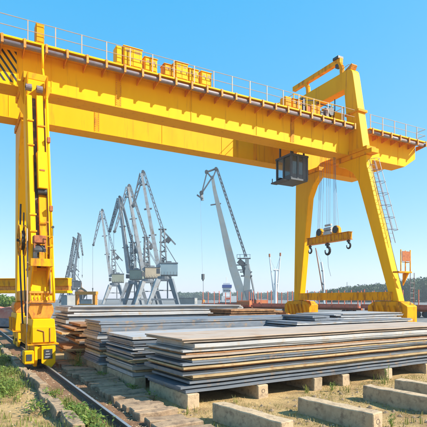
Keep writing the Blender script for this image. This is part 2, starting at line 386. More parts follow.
# portal arch over the right end
ar = MB().prism([(21.75, 12.61), (23.02, 12.61), (23.5, 17.3), (28.35, 17.3), (28.35, 12.61), (29.35, 12.61), (29.35, 18.55), (23.1, 18.55), (22.92, 18.48), (22.78, 18.32), (22.70, 18.05)], 'x', 23.45, 24.15).build('portal_arch', YEL, G, bevel=.03)
MB().box(23.38, 24.22, 22.1, 23.36, 15.35, 15.50).build('flange', YELW, ar)
MB().box(23.38, 24.22, 21.4, 23.03, 12.606, 12.83).build('flange', YELW, ar)
MB().prism([(22.98, 18.556), (23.75, 18.556), (22.90, 18.88), (22.84, 18.80)], 'x', 23.55, 24.05).build('corner_cap', ORA, ar)
MB().path([(23.9, 23.2, 18.56), (23.9, 23.2, 18.95), (23.9, 23.5, 19.15), (23.9, 24.0, 19.1), (23.9, 24.3, 18.56)], .02).build('guard_hoop', RAILP, ar)
# service jib above the arch
jb = MB().beam((23.85, 24.15, 19.72), (23.85, 29.4, 19.72), .30, .34).build('service_jib', YELW, ar)
for yy in (24.4, 28.0):
    MB().path([(23.85, yy - .35, 18.5), (23.85, yy - .3, 19.2), (23.85, yy - .05, 19.6), (23.85, yy + .25, 19.75)], .17, 8).build('jib_post', YELW, jb)
MB().box(23.6, 24.1, 24.2, 24.75, 19.874, 20.05).build('hoist_motor', DARK, jb)
MB().box(23.7, 24.0, 24.25, 24.6, 19.3, 19.566).build('hoist_block', DARK, jb)

# sill beams
for x0, nm in ((2.95, 'left'), (23.4, 'right')):
    sb = MB().box(x0, x0 + .55, 19.45 if x0 > 5 else 20.2, 28.3, 2.68, 3.22).build('sill_beam', YELW, G, bevel=.02)
    for k in range(5): B('stiffener', YELW, sb, x0 - .03, x0 - .004, 20.4 + k * 1.75, 20.48 + k * 1.75, 2.70, 3.2)
# bogies
def bogie(xc, yc, hl, tall, m2):
    zt = 2.62 if tall else 2.0; zs = zt - .28; zl = 1.30 if tall else 1.05
    o = MB().box(xc - .34, xc + .34, yc - .6, yc + .6, zt + .002, 2.66 if tall else 2.62)
    if not tall: o = MB().prism([(xc - .36, 2.005), (xc - .48, 2.26), (xc - .48, 2.44), (xc - .40, 2.60), (xc + .40, 2.60), (xc + .48, 2.44), (xc + .48, 2.26), (xc + .36, 2.005)], 'y', yc - .72, yc + .72)
    o = o.build('bogie', ORA, G, bevel=.015)
    if tall: MB().prism([(yc - hl, zl), (yc - hl, zs), (yc - hl + .5, zt), (yc + hl - .5, zt), (yc + hl, zs), (yc + hl, zl)], 'x', xc - .46, xc + .46).build('skirt', m2, o, bevel=.03)
    else: MB().prism([(xc - .47, zl), (xc - .47, zl + .22), (xc - .40, zt), (xc + .40, zt), (xc + .47, zl + .22), (xc + .47, zl)], 'y', yc - hl, yc + hl).build('skirt', m2, o, bevel=.02)
    n = int((2 * hl - .5) / .40)
    for k in range(n):
        yy = yc - hl + .10 + k * (2 * hl - .46) / n; q = .34 if tall else .20
        MB().prism([(yy, zl + .01), (yy + .10, zl + .01), (yy + q + .10, zs + .03), (yy + q, zs + .03)], 'x', xc - .60, xc - .464).build('rib', YELW, o)
    MB().box(xc - .60, xc + .56, yc - hl - .05, yc + hl + .05, zl - .05, zl - .004).build('lower_edge', YELW, o)
    if tall: MB().box(xc - .40, xc + .40, yc - hl + .1, yc + hl - .1, .98, zl - .052).build('equaliser', YELW, o)
    for s in (-1, 1):
        yw = yc + s * (hl - .62)
        side = [(yw - .62, .42), (yw - .40, .14), (yw + .40, .14), (yw + .62, .42), (yw + .62, .975), (yw - .62, .975)]
        for x0 in (xc - .34, xc + .22): fr = MB().prism(side, 'x', x0, x0 + .12).build('wheel_frame', YEL, o, bevel=.012)
        MB().box(xc - .217, xc + .217, yw - .6, yw - .52, .45, .95).build('frame_plate', YEL, o)
        MB().tube((xc - .10, yw, .505), (xc + .10, yw, .505), .315, 20).tube((xc - .14, yw, .505), (xc - .09, yw, .505), .36, 20).tube((xc + .09, yw, .505), (xc + .14, yw, .505), .36, 20).build('wheel', RAILS, fr)
        MB().tube((xc - .40, yw, .505), (xc + .40, yw, .505), .09, 12).build('axle', DARK, fr)
    return o
bl = bogie(2.96, 20.25, 1.35, False, YEL)
bogie(3.25, 28.5, 1.35, False, YEL); bogie(23.75, 19.75, 1.5, True, YELW); bogie(23.8, 28.5, 1.5, True, YELW)
# end plate with dark notice on the nearest bogie, side gearbox
MB().prism([(2.86, .965), (3.38, .965), (3.38, .30), (3.22, .10), (2.86, .30)], 'y', 18.78, 18.90).build('end_plate', YEL, bl, bevel=.01)
MB().box(2.95, 3.26, 18.755, 18.776, .46, .84).build('notice', DARK, bl)
for i in range(3): MB().box(2.98 + i * .02, 3.2 - i * .03, 18.745, 18.7545, .52 + i * .11, .55 + i * .11).build('notice_line', P_LIGHT, bl)
MB().box(2.24, 2.60, 18.85, 19.4, .28, .80).build('drive_gearbox', YEL, bl, bevel=.03)
MB().box(2.32, 2.52, 18.825, 18.847, .42, .66).build('vent', DARK, bl)
MB().tube((2.42, 19.4, .55), (2.42, 20.1, .55), .17, 12).build('drive_motor', DARK, bl)
MB().box(2.54, 3.38, 18.85, 18.893, 1.10, 1.70).build('front_panel', YEL, bl, bevel=.01)
MB().path([(2.72, 18.835, 1.6), (2.95, 18.835, 1.52), (2.97, 18.835, 1.12)], .018).build('hydraulic_hose', RUST, bl)
MB().path([(3.18, 18.835, 1.65), (3.18, 18.835, 1.08)], .018).build('hydraulic_hose', RUST, bl)

# left near leg front: twin column covers, sliding counterweight box, conduit, cable reel, platform
def yfront(z): return 19.5 + (z - 2.62) * (21.25 - 19.5) / (11.6 - 2.62)
def slab(name, m, par, x0, x1, z0, z1, off, th, bevel=.012):
    """a plate-like cover that follows the sloping front of the left near leg"""
    return MB().prism([(yfront(z0) - off, z0), (yfront(z0) - off - th, z0), (yfront(z1) - off - th, z1), (yfront(z1) - off, z1)], 'x', x0, x1).build(name, m, par, bevel)
slab('column_cover', YEL, LN, 2.60, 2.80, 3.9, 11.5, .004, .24)
slab('column_cover', YEL, LN, 2.98, 3.24, 8.1, 11.55, .004, .28)
slab('column_cover', YELW, LN, 2.96, 3.28, 4.6, 7.0, .004, .20)
slab('guide_channel', P_DARK, LN, 2.81, 2.97, 4.0, 11.45, .004, .05, 0)
slab('guide_channel', P_RUST, LN, 3.285, 3.33, 3.0, 11.4, .004, .14, 0)
slab('counterweight_box', YEL, LN, 2.92, 3.28, 7.35, 8.95, .008, .42, .02)
slab('box_latch', RUST, LN, 3.0, 3.2, 8.1, 8.16, .432, .02, 0)
MB().tube((2.92, yfront(7.4) - .2, 7.24), (3.28, yfront(7.4) - .2, 7.24), .13, 12).build('guide_roller', DARK, LN)
for zz in (10.3, 9.2, 6.2, 5.5):
    slab('clamp_band', YELW, LN, 2.57, 2.84, zz, zz + .07, .248, .05, .006)
for zz in (10.1, 5.9): slab('clamp_band', YELW, LN, 2.96, 3.30, zz, zz + .07, .288, .05, .006)
for xx in (2.66, 3.1):
    MB().tube((xx - .12, 20.92, 11.78), (xx + .12, 20.92, 11.78), .15, 14).build('sheave', GREY, LN)
    MB().tube((xx - .14, 20.92, 11.78), (xx + .14, 20.92, 11.78), .05, 8).build('sheave_pin', DARK, LN)
for xx in (2.57, 3.36): MB().prism([(21.2, 11.0), (20.6, 12.28), (21.2, 12.28)], 'x', xx, xx + .05).build('gusset', YELW, LN)
MB().prism([(2.55, 12.28), (2.55, 11.3), (2.27, 12.28)], 'y', 21.6, 21.68).build('gusset', YELW, LN)
MB().prism([(3.44, 12.28), (3.44, 11.3), (3.72, 12.28)], 'y', 21.6, 21.68).build('gusset', YELW, LN)
MB().path([(3.38, 19.1, 2.7), (3.40, yfront(5) - .3, 5), (3.40, yfront(11.4) - .3, 11.4), (3.40, 22.02, 13.2), (3.40, 22.02, 14.3)], .055, 8).build('conduit', YEL, LN, smooth=True)
for zz in (9.4, 6.4): MB().box(3.33, 3.46, yfront(zz) - .46, yfront(zz) - .30, zz, zz + .22).build('junction_box', RUST, LN, bevel=.01)
# collar bands on the lower leg
for zz, m in ((3.95, YELW), (3.0, ORA), (2.63, ORA)):
    MB().box(2.50, 3.48, yfront(zz) - .09, 20.28 + (zz - 2.62) * .2, zz, zz + .10).build('collar', m, LN, bevel=.015)
for k in range(7): MB().box(2.53 + k * .14, 2.56 + k * .14, 19.40, 19.44, 2.735, 2.995).build('collar_rib', ORA, LN)
# front platform with handrail and rusty winch box
pf = MB().box(2.50, 3.30, 18.98, 19.75, 4.14, 4.2).build('platform', YELW, G, bevel=.01)
MB().box(2.48, 3.32, 18.94, 18.976, 4.06, 4.36).build('toe_board', YELW, pf, bevel=.008)
MB().box(3.304, 3.33, 18.98, 19.75, 4.06, 4.36).build('toe_board', YELW, pf)
for xx in (2.56, 3.18): MB().prism([(19.02, 4.13), (19.6, 3.3), (19.66, 3.3), (19.66, 4.13)], 'x', xx, xx + .06).build('support_gusset', YELW, pf)
hr = MB()
for z in (4.85, 5.25): hr.path([(3.31, 19.7, z), (3.31, 18.96, z), (3.08, 18.96, z)], .016)
hr.build('handrail', YELW, pf)
for (x, y) in ((3.31, 18.96), (3.31, 19.35), (3.31, 19.7), (3.08, 18.96)): MB().tube((x, y, 4.2), (x, y, 5.27), .018, 6).build('rail_post', YELW, pf)
MB().tube((3.31, 18.96, 5.2), (3.31, 18.96, 5.6), .012, 6).tube((3.31, 18.92, 5.62), (3.31, 19.0, 5.62), .05, 10).build('lamp', DARK, pf)
MB().box(2.62, 3.08, 19.06, 19.5, 4.98, 5.28).build('winch_hood', RUST, pf, bevel=.02)
MB().tube((2.64, 19.28, 4.70), (3.06, 19.28, 4.70), .22, 14).build('winch_drum', DARK, pf)
MB().box(2.80, 3.08, 19.0, 19.055, 4.25, 4.62).build('winch_motor', YELW, pf, bevel=.02)
MB().box(2.58, 2.74, 19.0, 19.055, 4.22, 4.6).build('valve_box', DARK, pf, bevel=.01)
for x in (2.63, 3.03): MB().box(x, x + .045, 19.08, 19.13, 4.2, 4.98).build('hood_post', RUST, pf)
# cable reel and hanging cables beside the left near leg
cr = MB(); cx, cy, cz = 2.34, 20.42, 5.2
for xx in (cx - .10, cx + .10):
    N_ = 20
    for i in range(N_):
        a0, a1 = 2 * math.pi * i / N_, 2 * math.pi * (i + 1) / N_
        cr.beam((xx, cy + .62 * math.cos(a0), cz + .62 * math.sin(a0)), (xx, cy + .62 * math.cos(a1), cz + .62 * math.sin(a1)), .05, .05, up=(1, 0, 0))
    for i in range(4):
        a0 = math.pi * i / 4
        cr.beam((xx, cy - .6 * math.cos(a0), cz - .6 * math.sin(a0)), (xx, cy + .6 * math.cos(a0), cz + .6 * math.sin(a0)), .035, .035, up=(1, 0, 0))
cr = cr.build('cable_reel', YELW, G)
MB().tube((cx - .09, cy, cz), (cx + .09, cy, cz), .40, 18).build('wound_cable', DARK, cr)
MB().tube((cx - .2, cy, cz), (2.57, cy, cz), .06, 10).build('hub', DARK, cr)
MB().path([(2.42, 21.5, 6.9), (2.39, 21.6, 5.2), (2.39, 21.4, 3.9), (2.40, 21.0, 2.6), (2.42, 20.7, 1.4)], .04).build('hanging_cable', DARK, cr)
MB().path([(2.45, 20.7, 6.4), (2.42, 20.6, 5.0), (2.43, 20.2, 3.2), (2.43, 20.0, 2.1)], .03).build('hanging_cable', DARK, cr)
MB().path([(2.45, 19.7, 5.6), (2.43, 19.4, 4.2), (2.39, 19.2, 2.6), (2.37, 19.1, .25)], .028, 8).build('earthing_pipe', RAILP, G)

# right leg: platform with rust coloured panel, ladders with safety cage
rp = MB().box(23.0, 24.2, 18.6, 19.05, 4.35, 4.45).build('platform', YELW, G, bevel=.01)
for (x, y) in ((24.1, 18.65), (24.1, 19.0), (23.25, 18.65)): MB().box(x - .025, x + .025, y - .025, y + .025, 4.45, 5.75).build('rail_post', YELW, rp)
MB().path([(23.25, 18.65, 5.0), (24.1, 18.65, 5.0), (24.1, 19.0, 5.0)], .02).build('handrail', YELW, rp)
MB().box(23.3, 24.02, 18.58, 18.61, 5.05, 5.65).build('panel', RUST, rp)
MB().prism([(18.65, 4.34), (19.05, 4.34), (19.05, 3.6)], 'x', 23.9, 24.0).build('support_gusset', YELW, rp)
def ladder(x, pts, cage, par, half=.22):
    o = MB()
    for s in (-1, 1): o.path([(x + s * half, y, z) for (y, z) in pts], .022, 6)
    o = o.build('ladder', GREY, par)
    (y0, z0), (y1, z1) = pts[0], pts[-1]
    n = int((z1 - z0) / .3); rg = None
    for i in range(1, n):
        t = i / n; y = y0 + (y1 - y0) * t; z = z0 + (z1 - z0) * t
        if rg is None: rg = MB().tube((x - half, y, z), (x + half, y, z), .014, 6).build('rung', GREY, o); q = (y, z)
        else: copyof(rg, o, (0, y - q[0], z - q[1]))
    if cage:
        k = int((z1 - z0) / .75); hp = None; rails = {}
        for i in range(1, k + 1):
            t = i / k; y = y0 + (y1 - y0) * t; z = z0 + (z1 - z0) * t
            pp = [(x + .34 * math.cos(a), y - .55 * math.sin(a) , z) for a in [math.pi * j / 8 for j in range(9)]]
            for j in (0, 2, 4, 6, 8): rails.setdefault(j, []).append(pp[j])
            if hp is None: hp = MB().path(pp, .016, 5).build('cage_hoop', GREY, o); q = (y, z)
            else: copyof(hp, o, (0, y - q[0], z - q[1]))
        m = MB()
        for j in rails: m.path(rails[j], .013, 5)
        m.build('cage_bars', GREY, o)
ladder(23.85, [(19.7, 6.3), (21.4, 11.9)], True, G, .2)
ladder(23.95, [(18.4, .7), (18.4, 4.35)], False, G, .18)
# cables up the right leg
MB().path([(24.14, 19.25, 3.2), (24.14, 21.75, 11.9)], .03).build('conduit', DARK, RN)

# driver's cabin hung under the near girder
cb = MB().box(19.55, 21.0, 24.42, 26.05, 10.80, 10.92).build('cabin', CABM, G, bevel=.01)
MB().box(19.5, 21.05, 24.38, 26.1, 12.42, 12.56).build('cabin_roof', CABM, cb, bevel=.01)
for (x, y) in ((19.60, 24.46), (20.15, 24.46), (20.95, 24.46), (19.60, 26.0), (20.3, 26.0), (20.95, 26.0), (19.60, 25.25), (20.95, 25.25)):
    MB().box(x - .075, x + .075, y - .05, y + .05, 10.92, 12.42).build('cabin_post', CABM, cb)
MB().box(20.58, 20.90, 24.43, 24.47, 10.925, 12.415).build('side_panel', CABM, cb)
MB().box(19.65, 20.57, 24.44, 24.47, 10.925, 11.2).build('side_panel', CABM, cb)
MB().box(19.585, 19.615, 24.52, 25.19, 10.925, 11.15).build('front_panel', CABM, cb)
for (x0, x1) in ((19.66, 20.09), (20.21, 20.57)): B('pane', GLS, cb, x0, x1, 24.45, 24.462, 11.21, 12.41)
for (y0, y1) in ((24.52, 25.19), (25.31, 25.94)): B('pane', GLS, cb, 19.59, 19.602, y0, y1, 11.16, 12.41)
B('rear_panel', CABM, cb, 20.38, 20.87, 25.985, 26.015, 10.925, 12.415)
B('rear_panel', CABM, cb, 19.68, 20.22, 25.985, 26.015, 10.925, 11.3)
B('rear_panel', CABM, cb, 20.94, 20.97, 24.52, 25.19, 10.925, 12.415)
B('rear_panel', CABM, cb, 20.94, 20.97, 25.31, 25.94, 10.925, 12.415)
MB().box(19.05, 19.545, 24.6, 26.0, 10.74, 10.83).build('step', DARK, cb)
for y in (24.65, 25.9): MB().tube((19.1, y, 10.82), (19.1, y, 11.1), .03, 6).build('bumper', DARK, cb)
MB().box(19.9, 20.3, 25.0, 25.4, 10.925, 11.35).box(20.2, 20.3, 25.0, 25.4, 11.34, 11.95).build('seat', DARK, cb)
for (x, y) in ((19.7, 25.8), (20.8, 25.8), (19.7, 24.6), (20.8, 24.6)): MB().box(x - .05, x + .05, y - .05, y + .05, 12.56, 14.44).build('hanger', CABM, cb)

# ------------------------------------------------------------------ trolley on the girders
T = thing('hoist_trolley', (21.4, 25.65, 14.48), 'yellow hoist trolley with winch machinery on top of the crane girders', 'trolley')
for x in (19.1, 23.0): B('cross_beam', YELW, T, x, x + .35, 23.35, 28.0, 14.72, 15.05, .02)
for y in (23.42, 27.5): B('side_beam', YEL, T, 18.95, 23.4, y, y + .38, 14.66, 15.1, .02)
B('deck', YELW, T, 19.0, 22.98, 23.82, 27.48, 14.90, 14.96)
for x in (19.5, 22.9):
    for y in (23.6, 27.7): MB().tube((x, y - .08, 14.70), (x, y + .08, 14.70), .21, 16).build('wheel', DARK, T)
MB().tube((20.1, 24.2, 15.45), (20.1, 26.9, 15.45), .36, 18).build('winch_drum', DARK, T, smooth=False)
MB().tube((21.9, 24.2, 15.4), (21.9, 26.9, 15.4), .34, 18).build('winch_drum', RUST, T)
for x in (19.95, 21.75):
    for y in (24.05, 26.95): B('drum_bearing', YELW, T, x, x + .3, y - .06, y + .06, 14.96, 15.6, .01)
B('gearbox', YELW, T, 20.55, 21.35, 23.55, 24.5, 15.11, 15.75, .04)
B('gearbox', ORA, T, 19.15, 19.75, 23.5, 24.3, 15.11, 15.55, .04)
MB().tube((22.2, 23.5, 15.5), (22.2, 24.0, 15.5), .24, 14).tube((22.2, 23.38, 15.5), (22.2, 23.5, 15.5), .28, 14).build('winch_motor', DARK, T)
MB().tube((20.4, 24.6, 15.7), (21.5, 24.6, 15.7), .16, 12).build('winch_motor', P_BLUE, T)
B('control_box', YEL, T, 22.55, 23.35, 23.45, 24.0, 15.11, 15.62, .02)
B('control_box', YELW, T, 19.0, 19.6, 25.2, 26.6, 14.97, 16.1, .02)
B('brake_housing', DARK, T, 21.4, 21.72, 23.6, 23.9, 15.11, 15.5, .03)
for i in range(7): MB().tube((20.45 + i * .14, 24.6, 15.7), (20.49 + i * .14, 24.6, 15.7), .19, 12).build('cooling_fin', DARK, T)
for (x0, x1, y0, y1, z1, m_) in ((21.05, 21.4, 24.55, 25.1, 15.9, ORA), (22.3, 22.55, 24.1, 24.5, 16.05, YELW), (19.8, 20.0, 23.5, 23.8, 16.0, DARK), (20.1, 20.4, 23.46, 23.7, 15.5, RUST), (21.8, 22.1, 23.46, 23.75, 15.7, GREY)): B('machine_box', m_, T, x0, x1, y0, y1, 15.11, z1, .02)
for (a_, c_) in (((19.3, 23.6, 15.7), (20.9, 23.6, 16.05)), ((21.0, 23.55, 15.9), (22.5, 23.55, 15.85)), ((22.7, 23.6, 15.62), (22.7, 23.6, 16.5)), ((20.6, 23.7, 15.7), (20.6, 24.8, 16.3))): MB().tube(a_, c_, .035, 6).build('cable_pipe', DARK, T)
MB().beam((21.2, 23.6, 16.0), (23.2, 26.5, 16.6), .12, .16).build('brace', YELW, T)
h = MB()
for z in (15.55, 16.0): h.path([(18.98, 23.44, z), (23.38, 23.44, z), (23.38, 27.8, z), (18.98, 27.8, z), (18.98, 23.44, z)], .02)
h.build('handrail', YEL, T)
for (x, y) in [(18.98 + i * 1.1, 23.44) for i in range(5)] + [(18.98 + i * 1.1, 27.8) for i in range(5)]:
    MB().box(x - .022, x + .022, y - .022, y + .022, 15.1, 16.02).build('rail_post', YEL, T)

# ------------------------------------------------------------------ spreader beam with hooks
SX, SY, SZ = 22.9, 24.45, 6.78
S = thing('hook_spreader_beam', (SX, SY, SZ - .6), 'orange lifting beam with three hooks hanging on ropes between the right crane legs', 'lifting beam')
beam = MB().box(SX - .16, SX + .16, SY - 2.1, SY + 2.1, SZ, SZ + .46).build('beam', YELW, S, bevel=.02)
for i in range(11):
    y = SY - 1.95 + i * .39
    B('stiffener', ORA, beam, SX - .19, SX - .163, y - .025, y + .025, SZ + .01, SZ + .45)
MB().box(SX - .2, SX + .2, SY - 2.12, SY + 2.12, SZ - .035, SZ - .003).build('flange', ORA, beam)
MB().box(SX - .2, SX + .2, SY - 2.12, SY + 2.12, SZ + .463, SZ + .495).build('flange', YELW, beam)
def hook(y, k, par):
    pts = []; z0 = SZ - .04
    hk = MB().tube((SX, y, z0), (SX, y, z0 - .22 * k), .075 * k, 10).box(SX - .09 * k, SX + .09 * k, y - .11 * k, y + .11 * k, z0 - .16 * k, z0 - .04 * k)
    c = Vector((SX, y, z0 - .46 * k))
    for i in range(15):
        a = R(95 - i * 290 / 14 * 1.0)
        pts.append((c + Vector((0, -math.cos(a) * .2 * k, math.sin(a) * .22 * k)), (.075 - .045 * max(0, i - 8) / 6) * k))
    for (p, r), (q, r2) in zip(pts, pts[1:]): hk.tube(p, q, r, 8, r2)
    return hk.build('hook', DARK, par)
hook(SY - 1.92, .85, S); hook(SY + 1.92, .85, S); hook(SY + .08, 1.2, S)
for s in (-1, 1):
    y = SY + s * .82
    ho = MB().prism([(y - .34, SZ + .5), (y + .34, SZ + .5), (y + .30, SZ + .85), (y + .12, SZ + 1.05), (y - .12, SZ + 1.05), (y - .30, SZ + .85)], 'x', SX - .14, SX + .14).build('sheave_housing', YELW, S, bevel=.02)
    MB().tube((SX - .17, y, SZ + .78), (SX + .17, y, SZ + .78), .25, 20).build('sheave', DARK, ho)
    for i in range(3): MB().tube((SX - .1 + i * .1, y + .18, SZ + .95), (SX - .1 + i * .1, SY + s * (.6 + .0), 14.92), .013, 5).build('rope', WIRE, S)
    MB().tube((SX, y - .2, SZ + .95), (SX, SY + s * .35, 14.92), .013, 5).build('rope', WIRE, S)
mb = MB().box(SX - .17, SX + .17, SY - .38, SY + .38, SZ + .5, SZ + .78).build('centre_block', P_LIGHT, S, bevel=.03)
MB().tube((SX, SY - .36, SZ + .93), (SX, SY + .36, SZ + .93), .13, 12).tube((SX, SY - .30, SZ + 1.2), (SX, SY + .30, SZ + 1.2), .08, 10).build('cable_drum', P_LIGHT, S)
for q in (-.15, .0, .15): MB().tube((SX, SY + q, SZ + 1.2), (SX, SY + q * 1.3, 14.92), .013, 5).build('rope', WIRE, S)
MB().path([(SX, SY + .05, SZ - .9), (SX, SY + .0, SZ - 1.7), (SX, SY - .25, SZ - 2.4)], .014, 5).build('tag_line', WIRE, S)

# ------------------------------------------------------------------ steel plate stacks
ORD = ['topmost', 'second', 'third', 'fourth', 'fifth', 'sixth', 'seventh', 'eighth', 'ninth', 'tenth', 'eleventh', 'twelfth', 'thirteenth', 'fourteenth', 'fifteenth', 'sixteenth', 'seventeenth', 'eighteenth', 'nineteenth', 'twentieth', 'twenty-first', 'twenty-second', 'twenty-third', 'twenty-fourth', 'twenty-fifth', 'twenty-sixth', 'twenty-seventh', 'twenty-eighth', 'twenty-ninth', 'thirtieth', 'thirty-first', 'thirty-second']
MNAME = {}
for m_, n_ in ((P_LIGHT, 'light grey'), (P_BLUE, 'blue grey'), (P_TAN, 'tan rusted'), (P_DARK, 'dark gap-shade'), (P_RUST, 'rusty brown'), (P_TOP, 'dusty')): MNAME[m_] = n_
def plate(x0, y0, ln, wd, z0, th, rot, m, pivot, seed):
    """a long thick plate with slightly wavy edges; pivot is the stack's near left corner"""
    n = 30; vs = []; r = random.Random(seed); ph = r.uniform(0, 6); am = r.uniform(.002, .010)
    ca, sa = math.cos(rot), math.sin(rot)
    ew = [r.uniform(-.006, .006) for _ in range(2 * n + 2)]
    for i in range(n + 1):
        t = i / n; x = t * ln; dz = am * .6 * math.sin(ph + 5 * t) + .0045 * (math.cos((x + x0) * 1.9 + math.sin((x + x0) * .7)) - 1) * min(1, ln / 6)
        for j, (y, z) in enumerate(((0, 0), (wd, 0), (wd, th), (0, th))):
            yy = y + ew[2 * i + (0 if j in (0, 3) else 1)]
            lx, ly = x0 + x, y0 + yy
            vs.append((pivot[0] + lx * ca - ly * sa, pivot[1] + lx * sa + ly * ca, z0 + z + dz))
    fs = [(0, 1, 2, 3), (4 * n + 3, 4 * n + 2, 4 * n + 1, 4 * n)]
    for i in range(n):
        a = 4 * i
        for j in range(4): fs.append((a + j, a + 4 + j, a + 4 + (j + 1) % 4, a + (j + 1) % 4))
    return MB().add(vs, fs).build('steel_plate', m, None)
def stack(pivot, ln, wd, z0, z1, layers, jx, jy, rot, desc, seed, trim=None):
    r = random.Random(seed); new = []
    for t, m in layers:
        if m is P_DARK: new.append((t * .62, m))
        elif t >= .6 and r.random() < .6: new += [(t * .55, m), (t * .45, P_BLUE if m is P_LIGHT and r.random() < .5 else m)]
        else: new.append((t, P_TOP if m is P_TAN and r.random() < .4 else m))
    layers = new; tot = sum(t for t, _ in layers); k = (z1 - z0) / tot; z = z0; n = len(layers)
    for i, (t, m) in enumerate(layers):               # bottom to top
        th = t * k
        dx = r.uniform(-jx, jx); dy = r.uniform(-jy, jy) * (1 if i % 2 else .6)
        ll = ln + r.uniform(-.5, .5); ww = wd + r.uniform(-.1, .1)
        if m is P_DARK: dx = abs(dx) + .16; dy = abs(dy) * .5 + .14; ll -= .3; ww -= .3  # set-back dark layer stands in for the shade of a gap between plates
        o = plate(dx, dy, ll, ww, z + .004, th - .008, rot + r.uniform(-.004, .004), m, pivot, seed * 50 + i)
        k2 = n - 1 - i
        pos = 'bottom' if k2 == n - 1 and n > 1 else (ORD[k2])
        prop(o, f"{MNAME[m]} plate, {pos} {'one' if pos in ('bottom', 'topmost') else 'from top'} of the {desc}", 'steel plate', 'plates in the ' + desc)
        z += th
def concrete_beam(x, y, ln, rot, w=.36, h=.36, z0=0.0, label='', group='', m=CONC, seed=0):
    """old cast beam: (x, y) is the middle of its near end; runs away along +Y turned by rot"""
    r = random.Random(seed); vs = []; n = 7
    ca, sa = math.cos(rot), math.sin(rot)
    for i in range(n + 1):
        ly = ln * i / n
        for (lx, z) in ((-w / 2, -.06), (w / 2, -.06), (w / 2, h), (-w / 2, h)):
            lx += r.uniform(-.018, .018); zz = z + r.uniform(-.016, .008)
            vs.append((x + lx * ca - ly * sa, y + lx * sa + ly * ca, z0 + zz))
    fs = [(0, 1, 2, 3), (4 * n + 3, 4 * n + 2, 4 * n + 1, 4 * n)]
    for i in range(n):
        a = 4 * i
        for j in range(4): fs.append((a + j, a + 4 + j, a + 4 + (j + 1) % 4, a + (j + 1) % 4))
    t = thing('concrete_beam', (x, y, z0), label, 'concrete beam', group)
    MB().add(vs, fs).build('beam_body', m, t, bevel=.018)
    cx, cy, cz = x, y + .018, z0 + h * .5
    pts = [Vector((cx + ca * .055 * math.cos(a), cy + sa * .055 * math.cos(a) - .015, cz + .055 * math.sin(a))) for a in [2 * math.pi * i / 10 for i in range(11)]]
    if seed in (101, 202): MB().path(pts, .009, 5).build('lifting_loop', RAILS, t)
    return t

T_, GAP_, L_, U_, Rr, O_ = P_TAN, P_DARK, P_LIGHT, P_BLUE, P_RUST, P_TOP
rotA = R(3.6)
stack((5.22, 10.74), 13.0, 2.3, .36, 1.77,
      [(.5, U_), (.25, GAP_), (.45, U_), (.5, GAP_), (.45, U_), (.3, T_), (.35, GAP_), (.45, T_), (.7, U_), (.25, GAP_), (.4, Rr), (.35, T_), (.3, GAP_), (.8, U_), (.3, T_), (.35, GAP_), (.45, T_), (.3, Rr), (.3, GAP_), (.75, L_), (.7, L_), (.35, GAP_), (.35, T_), (.22, GAP_), (.3, O_)],
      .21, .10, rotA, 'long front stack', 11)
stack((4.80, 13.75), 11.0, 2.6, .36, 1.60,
      [(.8, L_), (.5, T_), (.25, GAP_), (.7, T_), (.6, L_), (.3, GAP_), (.6, T_), (.5, U_), (.3, GAP_), (.7, L_), (.6, U_), (.3, GAP_), (.6, L_), (.3, GAP_), (.6, U_), (.6, U_), (.4, GAP_), (.6, L_)],
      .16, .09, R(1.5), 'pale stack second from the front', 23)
stack((4.55, 16.75), 10.0, 2.1, .36, 1.98,
      [(.9, L_), (.8, U_), (.25, GAP_), (.5, L_), (.5, T_), (.3, GAP_), (.5, Rr), (.5, T_), (.25, GAP_), (.8, U_), (.8, U_), (.25, GAP_), (.6, L_), (1.0, U_), (1.0, U_), (.6, U_), (.25, GAP_), (.8, U_)],
      .09, .06, R(1), 'tall stack third from the front', 31)
stack((4.25, 19.9), 8.5, 2.5, .33, 1.72,
      [(.6, Rr), (.5, GAP_), (.6, T_), (.5, Rr), (.7, GAP_), (.5, T_), (.4, Rr), (.7, GAP_), (.5, Rr), (.4, T_), (.5, GAP_), (.6, Rr), (.3, GAP_), (.5, Rr)],
      .42, .22, R(-1), 'untidy stack by the left leg', 41)
stack((5.05, 24.4), 10.4, 4.0, .33, 2.42,
      [(1, U_), (.6, L_), (.25, GAP_), (.8, L_), (.7, U_), (.25, GAP_), (.9, L_), (.6, U_), (.3, GAP_), (.8, L_), (.7, U_), (.25, GAP_), (.8, L_), (.3, GAP_), (.7, L_), (.6, L_)],
      .30, .12, R(-1.0), 'wide stack behind the left leg', 53)
stack((13.0, 21.5), 3.4, 2.2, .33, 2.2,
      [(1.2, Rr), (.6, GAP_), (1, Rr), (.8, GAP_), (.8, T_), (1.0, Rr), (1.0, GAP_), (1.2, Rr), (.4, GAP_), (.9, Rr)],
      .12, .08, R(3), 'short stack beyond the front stack', 61)
stack((12.2, 14.8), 7.6, 3.2, .36, 1.84,
      [(1, U_), (.3, GAP_), (.8, L_), (.6, T_), (.3, GAP_), (1, U_), (.8, L_), (.3, GAP_), (.8, U_), (.7, L_), (.3, GAP_), (.6, L_)],
      .15, .08, R(2), 'right rear stack', 71)
stack((15.0, 15.4), 4.4, 2.5, 1.85, 2.12, [(1, L_), (.3, GAP_), (1, L_), (.8, L_)], .35, .06, R(3), 'pale bundle on the right rear stack', 83)
stack((13.3, 15.1), 1.45, 2.0, 1.85, 2.06, [(1, U_), (.4, GAP_), (1, U_)], .06, .06, R(4), 'dark bundle on the right rear stack', 89)
